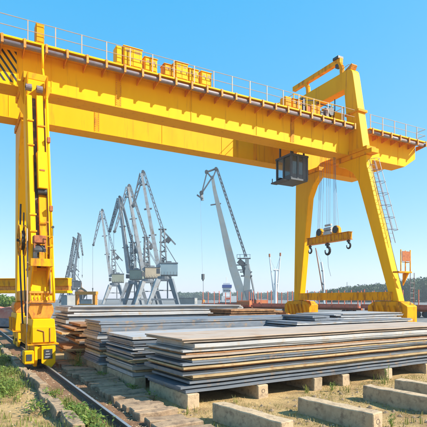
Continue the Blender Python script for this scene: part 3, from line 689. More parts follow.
# bearers under the stacks
PL = ['first', 'second', 'third', 'fourth', 'fifth', 'sixth', 'seventh']
def bearers(xs, y, ln, desc, seed, rot=R(3), yslope=0.06):
    for i, x in enumerate(xs):
        concrete_beam(x, y + (x - xs[0]) * yslope, ln, rot, h=.345, label=f"concrete bearer under the {desc}, {PL[i]} from the left", group='bearers under the plate stacks', seed=seed + i)
bearers([5.32, 7.62, 9.8, 11.05, 13.25, 15.6], 10.62, 2.35, 'long front stack', 100, yslope=.062)
bearers([5.0, 7.6, 10.2, 13.0], 13.66, 2.6, 'pale stack second from the front', 120, yslope=.03)
bearers([4.85, 7.4, 10.2, 13.2], 16.72, 2.0, 'tall blue grey stack', 130, yslope=.02)
bearers([4.7, 7.0, 9.6, 11.6], 19.85, 2.4, 'untidy rusty stack', 140, yslope=-.015)
bearers([5.7, 8.6, 11.5, 14.2], 24.4, 3.8, 'wide light grey stack', 150, yslope=-.015)
bearers([13.4, 15.6], 21.55, 2.1, 'short dark rusty stack', 160, yslope=.05)
bearers([13.0, 16.0, 18.6], 14.85, 3.0, 'right rear stack', 170, yslope=.035)
# loose beams on the sand in front
for (x, y, rot, ln, lab, sd) in ((5.72, 7.25, R(9), 2.2, 'loose concrete beam lying on sand at the bottom centre', 201), (7.82, 6.85, R(9), 2.1, 'loose concrete beam with its near end in view, casting shadow on sand', 202),
                                 (10.30, 7.15, R(6), 2.1, 'long loose concrete beam cut by the right edge of the picture', 203), (11.95, 7.5, R(8), 2.0, 'loose concrete beam farthest back at the right edge', 204)):
    concrete_beam(x, y, ln, rot, w=.36, h=.37, label=lab, group='loose concrete beams on the sand', seed=sd)
# old sleepers lying in a row along the rail
y = 8.3; i = 0; SP = ['nearest'] + ORD[1:]
while y < 20.5:
    ln = rnd.uniform(.85, 1.15); wd = rnd.uniform(.34, .46); h = rnd.uniform(.13, .20); rot = rnd.uniform(-.10, .10); x = 3.60 + rnd.uniform(-.06, .08)
    ca, sa = math.cos(rot), math.sin(rot); m = MB(); vs = []
    for (lx) in (0, ln * .5, ln):
        for (ly, z) in ((0, -.05), (wd, -.05), (wd, h), (0, h)):
            a, c = lx + rnd.uniform(-.025, .025), ly + rnd.uniform(-.025, .025)
            vs.append((x + a * ca - c * sa, y + a * sa + c * ca, z + (rnd.uniform(-.03, .02) if z > 0 else 0)))
    fs = [(0, 1, 2, 3), (11, 10, 9, 8)] + [(k * 4 + j, k * 4 + 4 + j, k * 4 + 4 + (j + 1) % 4, k * 4 + (j + 1) % 4) for k in range(2) for j in range(4)]
    o = m.add(vs, fs).build('sleeper', SLAB, None, bevel=.02)
    prop(o, f"weathered brown sleeper lying beside the left rail, {SP[i]} {'to' if i == 0 else 'counted from'} the camera", 'sleeper', 'old sleepers in a row along the rail')
    y += wd + rnd.uniform(.03, .22); i += 1

# ------------------------------------------------------------------ background yard
# spare yellow girder behind the left leg
q0 = at(-22, 0, 44); q1 = at(70, 0, 42.5)
YB = thing('spare_girder', (q0.x, q0.y, 0), 'low yellow beam on posts running behind the left crane leg', 'girder')
def hb(z0, z1, wdt, name, m):
    MB().beam((q0.x, q0.y, (z0 + z1) / 2), (q1.x, q1.y, (z0 + z1) / 2), wdt, z1 - z0).build(name, m, YB, bevel=.02)
hb(3.95, 4.62, .7, 'upper_chord', YELW); hb(3.55, 3.945, .5, 'web', ORA); hb(3.30, 3.545, 1.0, 'lower_chord', YEL); hb(4.625, 4.70, 1.0, 'top_flange', YEL)
for t in (.08, .46):
    p = q0.lerp(q1, t); MB().box(p.x - .3, p.x + .3, p.y - .3, p.y + .3, 0, 3.3).build('post', YELW, YB)
# reddish covered heap on a grey plinth at the far left
a0 = at(-26, 0, 46); a1 = at(22, 0, 44)
HP = thing('covered_heap', (a0.x, a0.y, 0), 'faded red rounded cover on a long grey plinth at the left edge', 'covered heap')
MB().beam((a0.x, a0.y, .55), (a1.x, a1.y, .55), 2.4, .8).build('plinth', P_BLUE, HP, bevel=.04)
m = MB(); d = (a1 - a0); d.z = 0; ln = d.length; d.normalize(); s_ = Vector((-d.y, d.x, 0)); n = 14; vs = []; fs = []
for i in range(15):
    p = Vector((a0.x, a0.y, .95)) + d * (ln * i / 14); k = 1 + .06 * math.sin(i * 1.9)
    if i in (0, 14): k = .7
    for j in range(9):
        a = math.pi * j / 8; vs.append(p + s_ * (1.15 * math.cos(a)) + Vector((0, 0, 1.05 * k * math.sin(a))))
for i in range(14):
    for j in range(8): fs.append((i * 9 + j, i * 9 + j + 1, i * 9 + 10 + j, i * 9 + 9 + j))
fs += [tuple(range(9)), tuple(range(14 * 9 + 8, 14 * 9 - 1, -1))]
m.add(vs, fs).build('cover', PINK, HP, smooth=True)

def foliage(m, c, rx, ry, rz, n, s, r):
    """n leaf quads spread through lobes of an ellipsoid"""
    for _ in range(n):
        while True:
            p = Vector((r.uniform(-1, 1), r.uniform(-1, 1), r.uniform(-1, 1)))
            if p.length < 1: break
        p = p * (.55 + .45 * r.random()) if r.random() < .35 else p.normalized() * r.uniform(.72, 1.06) * (1 + .18 * noise.noise(p * 2.3 + c * .1))
        q = Vector((c.x + p.x * rx, c.y + p.y * ry, c.z + p.z * rz))
        a = Vector((r.gauss(0, 1), r.gauss(0, 1), r.gauss(0, .6))).normalized(); b_ = a.orthogonal().normalized()
        b_ = (Matrix.Rotation(r.uniform(0, 6.28), 3, a) @ b_); k = s * r.uniform(.6, 1.3); c_ = a.cross(b_)
        m.add([q - b_ * k, q + c_ * k * .6, q + b_ * k, q - c_ * k * .6], [(0, 1, 2, 3)])
def wood(name, label, cat, spots, group=None, leaf=1.0, dens=1.0, kind=None):
    r = random.Random(len(spots) * 7 + 3); m = MB()
    for (c, rx, rz) in spots: foliage(m, c, rx, rx, rz, int(170 * dens), leaf, r)
    o = m.build(name, TREE, None); return o
sp = []
r = random.Random(5)
for i in range(90):                                   # wooded bank on the right, rising to the right
    u = 322 + i * 1.45 + r.uniform(-1, 1); d = r.uniform(330, 400)
    top = 292 - (u - 322) * .135 + r.uniform(-2.2, 2.0); p = at(u, top, d); hh = p.z / 2
    sp.append((Vector((p.x, p.y, hh)), r.uniform(4, 6.5), hh))
o = wood('wooded_bank', '', '', sp, leaf=.8, dens=3.2)
prop(o, 'dark green wooded bank on the horizon behind the right crane leg', 'wood', kind='stuff')
sp = []
for i in range(70):                                   # low far tree line
    u = 180 + i * 2.4 + r.uniform(-1, 1); d = r.uniform(760, 900); p = at(u, 293 + r.uniform(-1.2, 1.0) , d); hh = p.z / 2
    sp.append((Vector((p.x, p.y, hh)), r.uniform(7, 12), hh))
o = wood('far_tree_line', '', '', sp, leaf=1.8, dens=1.6)
prop(o, 'pale low line of trees far away across the water', 'tree line', kind='stuff')
for k, (u, v, d, rx) in enumerate(((-3, 293.6, 95, 3.2), (6, 295, 92, 2.6), (13, 297.5, 90, 2.2))):
    p = at(u, v, d); tr = thing('bush_tree', (p.x, p.y, 0), ['round green tree at the left edge above the red cover', 'middle green tree between the left edge and the left crane leg', 'small green tree peeping out beside the left crane leg'][k], 'tree', 'green trees at the far left')
    MB().tube((p.x, p.y, 0), (p.x, p.y, p.z * .6), .18, 7, .1).tube((p.x, p.y, p.z * .4), (p.x + .8, p.y, p.z * .7), .09, 6, .05).tube((p.x, p.y, p.z * .35), (p.x - .7, p.y + .3, p.z * .7), .09, 6, .05).build('trunk', SLAB, tr)
    m = MB(); rr = random.Random(k)
    for j in range(6): foliage(m, Vector((p.x + rr.uniform(-1, 1) * rx * .6, p.y + rr.uniform(-1, 1) * rx * .6, p.z * rr.uniform(.45, .78))), rx * .55, rx * .55, p.z * .24, 130, .28, rr)
    m.build('crown', WEED, tr)

# level-luffing harbour cranes; the shape is given in "units" seen side-on, u to the right and z up
def lattice(m, p, q, w0, w1, n, t, side):
    """two chords a width apart with zigzag bracing, doubled in depth (side vector)"""
    p = Vector(p); q = Vector(q); d = (q - p).normalized(); nrm = d.cross(side.normalized()).normalized()
    for s in (-.5, .5):
        off = side * s
        a = [p + off - nrm * w0 / 2, q + off - nrm * w1 / 2]; c = [p + off + nrm * w0 / 2, q + off + nrm * w1 / 2]
        m.beam(a[0], a[1], t, t); m.beam(c[0], c[1], t, t)
        for i in range(n):
            f0, f1 = i / n, (i + 1) / n
            (m.beam(a[0].lerp(a[1], f0), c[0].lerp(c[1], f1), t * .6, t * .6) if i % 2 else m.beam(c[0].lerp(c[1], f0), a[0].lerp(a[1], f1), t * .6, t * .6))
def harbour_crane(u0, d, k, label, jm, hm, dm, spec=None, tl=.12):
    """u0: direction, d: distance, k: metres per unit"""
    base = at(u0, 0, d); base.z = 0
    ex = Vector((math.sin(YAW), -math.cos(YAW), 0)); ey = Vector((math.cos(YAW), math.sin(YAW), 0))
    ex = (ex * math.cos(tl) + ey * math.sin(tl)); ey = Vector((-ex.y, ex.x, 0))
    def P(x, z, y=0): return base + ex * (x * k) + ey * (y * k) + Vector((0, 0, z * k))
    s = dict(foot=(-5, 39), top=(-21.5, 132), mast=(-1, 77), tip=(-33, 97), tie=(-19.3, 134), jw=4.4, jt=2.0)
    if spec: s.update(spec)
    C = thing('harbour_crane', base, label, 'harbour crane', 'harbour cranes on the quay behind the yard')
    pt = MB().tube(P(1, 27), P(1, 30), 7 * k, 16).beam(P(-6, 26.5, -6), P(8, 26.5, -6), 1.6 * k, 2 * k).beam(P(-6, 26.5, 6), P(8, 26.5, 6), 1.6 * k, 2 * k).build('portal_ring', dm, C)
    for (x, y) in ((-15, -9), (15, -9), (-15, 9), (15, 9)):
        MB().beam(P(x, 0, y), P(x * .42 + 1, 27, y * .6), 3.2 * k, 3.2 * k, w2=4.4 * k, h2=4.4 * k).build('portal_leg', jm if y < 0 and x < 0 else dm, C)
    MB().beam(P(-13, 7, -9), P(13, 7, -9), 1.4 * k, 1.8 * k).beam(P(-13, 7, 9), P(13, 7, 9), 1.4 * k, 1.8 * k).beam(P(-9, 16, -8), P(9, 16, 8), 1.1 * k, 1.1 * k).beam(P(4, 8, -6), P(4, 26, -6), 1 * k, 1 * k).build('portal_tie', dm, C)
    hs = MB().beam(P(-3, 36.5), P(14, 36.5), 10 * k, 12 * k).build('machine_house', hm, C)
    MB().beam(P(-3.4, 43.2), P(14.4, 43.2), 11 * k, .9 * k).build('house_roof', dm, hs)
    MB().beam(P(-2.6, 31.2, -5.6), P(13.6, 31.2, -5.6), 1.2 * k, .5 * k).build('gallery', CG3, hs)
    for i in range(6): MB().beam(P(-2.4 + i * 3.1, 31.4, -6.1), P(-2.4 + i * 3.1, 34.4, -6.1), .25 * k, .25 * k).build('gallery_post', CG3, hs)
    MB().beam(P(3, 44, -2), P(8, 44, -2), 4 * k, 2.2 * k).build('roof_unit', dm, hs)
    MB().tube(P(-2, 46, 0), P(1, 46, 0), 3 * k, 10).build('winch', CG3, hs)
    MB().beam(P(-7, 35, -4.5), P(-3.4, 35, -4.5), 3.6 * k, 5 * k).build('driver_cab', CG3, hs)
    ms = MB(); lattice(ms, P(0, 43), P(*s['mast']), 6 * k, 3.2 * k, 7, 1.15 * k, ey * (5 * k)); ms = ms.build('mast', dm, C)
    fx, fz = s['mast']
    for z, wd in ((.35, 7), (.62, 7), (1.0, 8)):
        zz = 43 + (fz - 43) * z; MB().beam(P(fx * z - wd / 2, zz), P(fx * z + wd / 2, zz), 6 * k, .7 * k).build('mast_platform', CG3, ms)
    for y in (-2, 2): MB().beam(P(fx, fz - 1, y), P(fx + 13, fz - 15, y), .9 * k, 1.2 * k).build('counterweight_arm', dm, C)
    MB().beam(P(fx + 4, fz - 9), P(fx + 7.5, fz - 12), 6 * k, 5 * k).build('counterweight', CG3, C)
    for y in (-2.4, 2.4): MB().beam(P(fx + 1, fz - 12, y), P(13, 43.5, y), .5 * k, .5 * k).build('stay', dm, C)
    f, t = s['foot'], s['top']
    for y in (-1.7, 1.7):
        MB().beam(P(f[0], f[1], y * 1.6), P(t[0], t[1], y), s['jt'] * k, s['jw'] * k, up=ex, w2=s['jt'] * .7 * k, h2=s['jw'] * .55 * k).build('jib', jm, C)
    jb_ = MB()
    for i in range(9):
        t0 = i / 9; a = (f[0] + (t[0] - f[0]) * t0, f[1] + (t[1] - f[1]) * t0); jb_.beam(P(a[0], a[1], -2.4), P(a[0], a[1], 2.4), .8 * k, .8 * k)
    jb_.build('jib_brace', jm, C)
    for q in (.34, .62, .88):
        a = (f[0] + (t[0] - f[0]) * q, f[1] + (t[1] - f[1]) * q); MB().beam(P(a[0] - 4, a[1]), P(a[0] + 3.6, a[1] + 1), 5 * k, .8 * k).build('jib_platform', dm, C)
    fj = MB(); tip, tie = s['tip'], s['tie']
    lattice(fj, P(*t), P(*tip), 3.8 * k, 1.4 * k, 8, .8 * k, ey * (3 * k)); fj.beam(P(*tie), P(*t), 2.4 * k, 2 * k); fj.beam(P(*tie), P((tip[0] + t[0]) / 2 - 1.6, (tip[1] + t[1]) / 2), .8 * k, .7 * k)
    fj = fj.build('fly_jib', dm, C)
    MB().tube(P(tip[0], tip[1], -1.4), P(tip[0], tip[1], 1.4), 1.7 * k, 12).tube(P(tie[0] - 1, tie[1], -1.6), P(tie[0] - 1, tie[1], 1.6), 1.5 * k, 12).build('sheave', CG3, fj)
    tr_ = MB(); lattice(tr_, P(*tie), P(*s['mast']), 1.4 * k, 2.2 * k, 14, .7 * k, ey * (2.2 * k)); tr_.build('tie_bar', dm, C)
    hook_z = s.get('hook', 55)
    for y in (-.5, .5): MB().beam(P(tip[0] - 1, tip[1], y), P(tip[0] - 1, hook_z, y), .22 * k, .22 * k).build('hoist_rope', CG3, C)
    MB().beam(P(tip[0] - 1, hook_z + 1), P(tip[0] - 1, hook_z - 5), 1.6 * k, 2.0 * k, w2=.5 * k, h2=.5 * k).build('hook_block', CG3, C)
    return C
K = 1 / 460.6
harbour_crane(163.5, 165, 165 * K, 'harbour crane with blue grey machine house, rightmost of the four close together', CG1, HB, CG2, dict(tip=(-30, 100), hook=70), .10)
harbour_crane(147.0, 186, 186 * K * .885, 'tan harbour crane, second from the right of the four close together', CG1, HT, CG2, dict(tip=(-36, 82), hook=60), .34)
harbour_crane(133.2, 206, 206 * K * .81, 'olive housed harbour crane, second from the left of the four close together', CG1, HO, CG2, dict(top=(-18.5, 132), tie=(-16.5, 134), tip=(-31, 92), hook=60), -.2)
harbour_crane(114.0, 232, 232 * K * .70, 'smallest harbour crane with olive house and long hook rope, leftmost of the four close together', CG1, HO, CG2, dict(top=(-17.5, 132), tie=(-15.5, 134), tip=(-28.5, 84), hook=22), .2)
harbour_crane(66.0, 290, 290 * K * .48, 'distant dark harbour crane right beside the left gantry leg', CG2, CG3, CG3, dict(top=(18, 135), foot=(2, 39), tie=(15.5, 137), tip=(26, 95), mast=(6, 77), hook=60))
harbour_crane(74.0, 310, 310 * K * .50, 'distant dark harbour crane behind the orange trestle', CG2, CG3, CG3, dict(top=(11, 137), foot=(-2, 39), tie=(9, 139), tip=(17, 96), mast=(-3, 77), hook=55))

# the big single crane in the middle, with a curved box jib
d = 140; k = d / 460.6
C = thing('harbour_crane', (at(243, 0, d).x, at(243, 0, d).y, 0), 'tall grey green harbour crane with thick curved box jib in the middle', 'harbour crane', 'harbour cranes on the quay behind the yard')
ex = Vector((math.sin(YAW), -math.cos(YAW), 0)); ey = Vector((math.cos(YAW), math.sin(YAW), 0))
c0 = at(243, 0, d); c0.z = 0
def Q(u, v, y=0): return c0 + ex * ((u - 243) * k) + ey * (y * k) + Vector((0, 0, 2.8 + (298.6 - v) * k))
jp = [(243.5, 303, 7), (239.5, 288, 8.2), (233, 268, 7.8), (227.5, 246, 6.6), (222.5, 224, 5.4), (217.5, 203, 4.2), (214.5, 190, 3.4), (212.2, 176, 2.8)]
m = MB(); vs = []
for i, (u, v, wd) in enumerate(jp):
    a = jp[max(0, i - 1)]; c = jp[min(len(jp) - 1, i + 1)]; dx, dy = c[0] - a[0], c[1] - a[1]; l = math.hypot(dx, dy); nx_, ny_ = -dy / l, dx / l
    for y in (-2.2 * wd / 8 - .5, 2.2 * wd / 8 + .5):
        for s in (-.5, .5): vs.append(Q(u + nx_ * wd * s, v + ny_ * wd * s, y))
fs = [(0, 1, 3, 2), (len(vs) - 4, len(vs) - 2, len(vs) - 1, len(vs) - 3)]
for i in range(len(jp) - 1):
    a = 4 * i
    for (p, q) in ((0, 1), (1, 3), (3, 2), (2, 0)): fs.append((a + p, a + q, a + 4 + q, a + 4 + p))
m.add(vs, fs).build('jib', CG4, C)
MB().beam(Q(210.5, 205), Q(221, 203.5), 3 * k, .8 * k).build('jib_platform', CG2, C)
hd = MB(); side = ey * (2.4 * k)
for s in (-.5, .5):
    o_ = side * s
    for (a, c) in (((207, 172), (216.5, 168.5)), ((207, 172), (212.5, 179)), ((216.5, 168.5), (212.5, 179)), ((207, 172), (202, 192)), ((211, 179), (202.5, 192))): hd.beam(Q(*a) + o_, Q(*c) + o_, 1.0 * k, 1.0 * k)
hd = hd.build('fly_jib', CG2, C)
MB().tube(Q(206.5, 172, -2), Q(206.5, 172, 2), 1.7 * k, 12).tube(Q(216, 169, -2), Q(216, 169, 2), 1.6 * k, 12).tube(Q(201.5, 193, -2), Q(201.5, 193, 2), 2.0 * k, 12).build('sheave', CG3, hd)
MB().beam(Q(197, 195), Q(203, 199), 3 * k, 1.2 * k).beam(Q(201, 193), Q(202.5, 200.5), 2.4 * k, 1.8 * k).build('tip_block', CG2, hd)
tb = MB(); lattice(tb, Q(217, 169), Q(246, 257), 1.5 * k, 1.7 * k, 22, .8 * k, ey * (2 * k)); tb.build('tie_bar', CG2, C)
MB().beam(Q(246, 305), Q(247.5, 270), 6 * k, 7 * k, up=ex, w2=5 * k, h2=5.5 * k).beam(Q(247, 272), Q(247, 258), 4 * k, 3.5 * k, up=ex).build('mast', CG4, C)
MB().beam(Q(243, 304), Q(239, 286), 4 * k, 5 * k, up=ex).build('jib_heel', CG4, C)
for (u0, u1, v) in ((237.5, 250.5, 258.5), (236, 247, 265), (240, 252, 272), (237, 244, 270)): MB().beam(Q(u0, v), Q(u1, v), 4 * k, .9 * k).build('mast_platform', CG3, C)
MB().beam(Q(248, 290), Q(251, 304), 6 * k, 7 * k, up=ex).build('machine_house', CG2, C)
MB().beam(Q(241, 276), Q(252, 276), 5 * k, 1.2 * k).build('mast_platform', CG3, C)
MB().beam(Q(238.5, 260.5), Q(245, 266), 3.4 * k, 5 * k).beam(Q(243, 266), Q(245.5, 276), 3 * k, 3 * k).build('machinery', CG3, C)
pl = MB()
for u in (237, 240, 244, 247, 250): pl.beam(Q(u, 258), Q(u, 254.5), .3 * k, .3 * k)
pl.beam(Q(237, 254.5), Q(250.5, 254.5), .35 * k, .35 * k); pl.build('platform_rail', CG2, C)
MB().beam(Q(248.5, 264), Q(256, 302), 1.3 * k, 1.3 * k).build('rear_stay', CG2, C)
for y in (-.6, .6): MB().beam(Q(200.3, 198, y), Q(202.6, 275, y), .12 * k, .12 * k).build('hoist_rope', WIRE, C)
MB().beam(Q(203, 274), Q(203, 279.5), 2.0 * k, 3.0 * k).beam(Q(203, 279.5), Q(203, 281), 1.0 * k, 1.2 * k).build('hook_block', CG3, C)
MB().beam(Q(203.2, 281), Q(203.4, 300), .35 * k, .35 * k).build('hook_sling', CG2, C)
for (x, y) in ((-7, -6), (9, -6), (-7, 6), (9, 6)): MB().beam(c0 + ex * (x * k) + ey * (y * k), Q(245 + x * .5, 303, y * .6), 2 * k, 2 * k).build('portal_leg', CG4, C)

# orange grab hanging low, white derricks, ship
p = at(203.6, 302, 139)
g_ = thing('grab_bucket', (p.x, p.y, p.z - 2), 'small orange grab hanging on the sling of the middle harbour crane', 'grab')
def QQ(u, v, y=0): return Q(u, v, y)
MB().beam(Q(203.5, 299.7), Q(203.5, 302), 2 * k, 2.2 * k).build('grab_head', ORA, g_)
for s in (-1, 1): MB().beam(Q(203.5 + s * .8, 302), Q(203.5 + s * 2.2, 305), 1.6 * k, .8 * k).beam(Q(203.5 + s * 2.2, 305), Q(203.5 + s * .6, 308.5), 2.4 * k, 1.2 * k).build('grab_jaw', ORA, g_)
def spar(m, pts, d, r):
    for (u0, v0), (u1, v1) in zip(pts, pts[1:]): m.tube(at(u0, v0, d), at(u1, v1, d), r, 6)
d = 210; b0 = at(275.5, 0, d)
W = thing('white_derrick', (b0.x, b0.y, 0), 'white twin boom derrick with red boom tips left of the far crane leg', 'derrick')
MB().tube((b0.x, b0.y, 0), at(275.8, 270, d), .75, 10, .5).build('post', WHITE, W)
MB().tube(at(273.5, 270, d), at(278.5, 270, d), .5, 8).tube(at(274, 284, d), at(277.8, 284, d), .4, 8).build('cross_tree', WHITE, W)
for (tu, tv, fu) in ((269.6, 257, 274.4), (280.3, 256, 276.6)):
    bm_ = MB().tube(at(fu, 300, d), at(tu, tv, d), .38, 7, .25).build('boom', WHITE, W)
    MB().tube(at(tu, tv, d), at(tu + (.1 if tu > 275 else -.1), tv - 3.2, d), .40, 7).build('boom_tip', RUST, bm_)
    MB().tube(at(275.8, 271, d), at(tu, tv, d), .07, 4).build('stay', WIRE, W)
d = 190; b0 = at(324.3, 0, d)
W = thing('slim_mast_crane', (b0.x, b0.y, 0), 'thin white mast crane seen under the hook beam between the right legs', 'derrick')
MB().path([(b0.x, b0.y, 0), at(324, 285, d), at(323, 272, d), at(321.3, 262, d)], .42, 7).build('mast', WHITE, W)
MB().tube(at(322.8, 291, d), at(315.6, 248, d), .22, 6).build('boom', RUST, W)
MB().tube(at(323.6, 284, d), at(322, 283, d), .6, 6).tube(at(323, 271, d), at(321.8, 270, d), .5, 6).build('mast_fittings', CG2, W)
MB().tube(at(321.3, 262, d), at(315.6, 248, d), .07, 4).build('stay', WIRE, W)
for (u, v) in ((347, 282), (207, 291)):
    b0 = at(u, v, 160); o = MB().tube((b0.x, b0.y, 0), b0, .14, 6, .07).build('light_mast', CG2, None)
    prop(o, 'thin grey mast standing alone ' + ('right of the hook beam' if u > 300 else 'near the orange grab'), 'mast')
d = 175
p = at(228, 0, d)
SH = thing('ship_superstructure', (p.x, p.y, 0), 'white ship bridge with blue top beside the middle harbour crane', 'ship')
def sbox(u0, u1, v0, v1, dep, name, m):
    a = at(u0, v1, d); c = at(u1, v1, d); z1 = at(u0, v0, d).z
    return MB().beam((a.x, a.y, (a.z + z1) / 2), (c.x, c.y, (a.z + z1) / 2), dep, z1 - a.z).build(name, m, SH)
sbox(218, 239, 302, 306, 9, 'hull', CG3); sbox(221.5, 236, 296, 302, 8, 'lower_deck', WHITE); sbox(222.8, 231, 288, 296, 6, 'bridge_deck', WHITE)
bd = sbox(222.2, 231.4, 285, 287.9, 6.6, 'wheelhouse', NAVY); sbox(223.4, 229.8, 283.2, 284.9, 4, 'bridge_roof', WHITE)
for i in range(4): sbox(223.6 + i * 1.8, 224.6 + i * 1.8, 290, 291.6, 6.2, 'window', CG3)
sbox(226, 230, 297.6, 299.4, 8.3, 'red_band', RED)
a = at(226.5, 283, d); MB().tube(a, a + Vector((0, 0, 2.2)), .12, 5).build('mast', WHITE, SH)
# red flat wagons with stakes
def wagon(u0, u1, d0, d1, label):
    a = at(u0, 0, d0); c = at(u1, 0, d1); a.z = c.z = 0
    Wg = thing('flat_wagon', (a + c) / 2, label, 'rail wagon', 'red flat wagons behind the yard')
    dv = (c - a).normalized(); n = Vector((-dv.y, dv.x, 0))
    MB().beam(a + Vector((0, 0, 1.35)), c + Vector((0, 0, 1.35)), 2.6, .32).build('deck', RED, Wg)
    MB().beam(a + Vector((0, 0, 1.0)), c + Vector((0, 0, 1.0)), .7, .36).build('underframe', RUST, Wg)
    MB().beam(a + Vector((0, 0, 1.7)) - n * 1.27, c + Vector((0, 0, 1.7)) - n * 1.27, .06, .36).build('side_board', RED, Wg)
    L = (c - a).length; cnt = max(4, int(L / 2.3))
    for i in range(cnt + 1):
        for s in (-1, 1):
            p = a + dv * (.15 + (L - .3) * i / cnt) + n * (1.34 * s)
            MB().box(p.x - .055, p.x + .055, p.y - .055, p.y + .055, 1.2, 4.25 + .3 * rnd.uniform(-1, .5)).build('stake', RED, Wg)
    for q in (.14, .24, .76, .86):
        for s in (-.75, .75):
            p = a.lerp(c, q) + n * s + Vector((0, 0, .45)); MB().tube(p - n * .06, p + n * .06, .45, 12).build('wheel', DARK, Wg)
wagon(205, 252, 96, 92, 'red flat wagon with stakes standing behind the middle harbour crane')
wagon(254, 296, 91.5, 86.5, 'red flat wagon with stakes just left of the far right crane leg')
wagon(299, 362, 86, 78, 'red flat wagon with stakes between the two right crane legs')
wagon(366, 442, 77.5, 66, 'red flat wagon with tall stakes at the right edge')
# cargo on a wagon, orange trestle, small sheds and piles along the far side
a = at(238, 0, 90); c = at(251, 0, 89)
o = MB().beam((a.x, a.y, 1.9), (c.x, c.y, 1.9), 1.8, .75).beam((a.x, a.y, 2.36), (c.x, c.y, 2.36), 1.5, .16).build('wagon_load', RUST, None, bevel=.05)
prop(o, 'low rust red load lying on the wagon behind the middle crane', 'wagon load')
p0, p1 = at(76, 0, 120), at(97, 0, 116)
Tn = thing('orange_trestle', (p0.x, p0.y, 0), 'small orange portal trestle left of the four harbour cranes', 'trestle')
MB().beam((p0.x, p0.y, 4.2), (p1.x, p1.y, 4.2), .8, .8).build('beam', ORA, Tn)
for t in (.03, .09, .86, .95): p = p0.lerp(p1, t); MB().box(p.x - .3, p.x + .3, p.y - .3, p.y + .3, 0, 3.8).build('post', ORA, Tn)
MB().beam(Vector((p0.x, p0.y, 1.3)), Vector((p1.x, p1.y, 1.3)), .3, .3).build('brace', ORA, Tn)
for i, (u0, u1, d, z, m_, lab) in enumerate(((66, 72, 130, 3.6, SHACK, 'small pale shed left of the orange trestle'), (84, 95, 150, 2.4, SHACK, 'low pale shed behind the orange trestle'), (180, 196, 180, 2.9, SHACK, 'low pale shed right of the four harbour cranes'), (255, 262, 100, 2.5, RUST, 'low rusty container between the wagons'))):
    a, c = at(u0, 0, d), at(u1, 0, d - 2)
    t = thing('shed', ((a.x + c.x) / 2, (a.y + c.y) / 2, 0), lab, 'shed')
    MB().beam((a.x, a.y, z / 2), (c.x, c.y, z / 2), 3, z).build('wall', m_, t)
    MB().beam((a.x, a.y, z + .12), (c.x, c.y, z + .12), 3.4, .22).build('roof', CG2, t)
    e = a.lerp(c, .35); f_ = a.lerp(c, .6); nn = Vector((math.cos(YAW), math.sin(YAW), 0)) * -1.53
    MB().beam((e.x + nn.x, e.y + nn.y, 1.0), (f_.x + nn.x, f_.y + nn.y, 1.0), .06, 2.0).build('door', CG3, t)
# hopper with a peaked cover
p = at(81.5, 0, 170)
Hp = thing('hopper', (p.x, p.y, 0), 'brown peaked hopper above the orange trestle', 'hopper')
m = MB(); m.tube((p.x, p.y, 4.6), (p.x, p.y, 5.6), 2.4, 14, 1.9).tube((p.x, p.y, 5.6), (p.x, p.y, 7.0), 1.9, 14, .25).tube((p.x, p.y, 7.0), (p.x, p.y, 8.8), .12, 6); m.build('cover', P_RUST, Hp)
MB().tube((p.x, p.y, 2.4), (p.x, p.y, 4.6), .7, 12, 2.1).build('funnel', CG2, Hp)
for a in (0, 1.57, 3.14, 4.71): MB().beam((p.x + 1.9 * math.cos(a), p.y + 1.9 * math.sin(a), 0), (p.x + 1.9 * math.cos(a), p.y + 1.9 * math.sin(a), 4.6), .25, .25).build('post', CG2, Hp)
# rusty scrap pieces around the far right bogie
for i, (u, d, z, s) in enumerate(((277, 31, 1.9, .5), (283, 31.5, 1.7, .45), (291, 30.5, 1.5, .5))):
    p = at(u, 0, d); o = MB().prism([(p.x - s, 0), (p.x + s * .9, 0), (p.x + s * .8, z), (p.x + s * .2, z + .12), (p.x - s * .7, z - .1)], 'y', p.y - .5, p.y + .5).build('scrap_block', RUST if i != 1 else ORA, None, bevel=.03)
    prop(o, ['rusty scrap block, left one beside the far right bogie', 'orange scrap block, middle one beside the far right bogie', 'rusty scrap block touching the far right bogie'][i], 'scrap')

# ------------------------------------------------------------------ grass, weeds, stones
def blades(m, x, y, n, hmin, hmax, spread, r, lean=.5, wd=.008):
    z0 = gz(x, y)
    for _ in range(n):
        a = r.uniform(0, 6.28); q = spread * math.sqrt(r.random()); px, py = x + q * math.cos(a), y + q * math.sin(a)
        h = r.uniform(hmin, hmax); b_ = r.uniform(0, 6.28); l = r.uniform(0, lean) * h; dx, dy = math.cos(b_), math.sin(b_)
        ww = wd * r.uniform(.7, 1.4); ox, oy = -dy * ww, dx * ww
        m.add([(px - ox, py - oy, z0 - .02), (px + ox, py + oy, z0 - .02), (px + dx * l * .4 + ox * .7, py + dy * l * .4 + oy * .7, z0 + h * .6), (px + dx * l * .4 - ox * .7, py + dy * l * .4 - oy * .7, z0 + h * .6), (px + dx * l, py + dy * l, z0 + h)],
              [(0, 1, 2, 3), (3, 2, 4)])
def patch(name, mat_, spots, label, cat, seed):
    r = random.Random(seed); m = MB()
    for (x, y, n, h0, h1, s) in spots: blades(m, x, y, n, h0, h1, s, r)
    o = m.build(name, mat_, None); prop(o, label, cat, kind='stuff')
r = random.Random(99)
def dens(x, y): return noise.noise(Vector((x * .55 + 11, y * .55, 2)))
sp = []
for _ in range(2600):
    x, y = r.uniform(-5, 2.1), r.uniform(7.5, 34)
    k = dens(x, y)
    if k > .02 and r.random() < .35 + k * 2: sp.append((x, y, 9, .05, .16 + .16 * max(0, k), .12))
patch('grass', GRASS, sp, 'green grass tufts growing in the sand left of the kerb', 'grass', 1)
sp = []
for _ in range(1500):
    x, y = r.uniform(-5, 2.1), r.uniform(7.0, 30)
    if dens(x, y) < .15: sp.append((x, y, 5, .02, .08, .12))
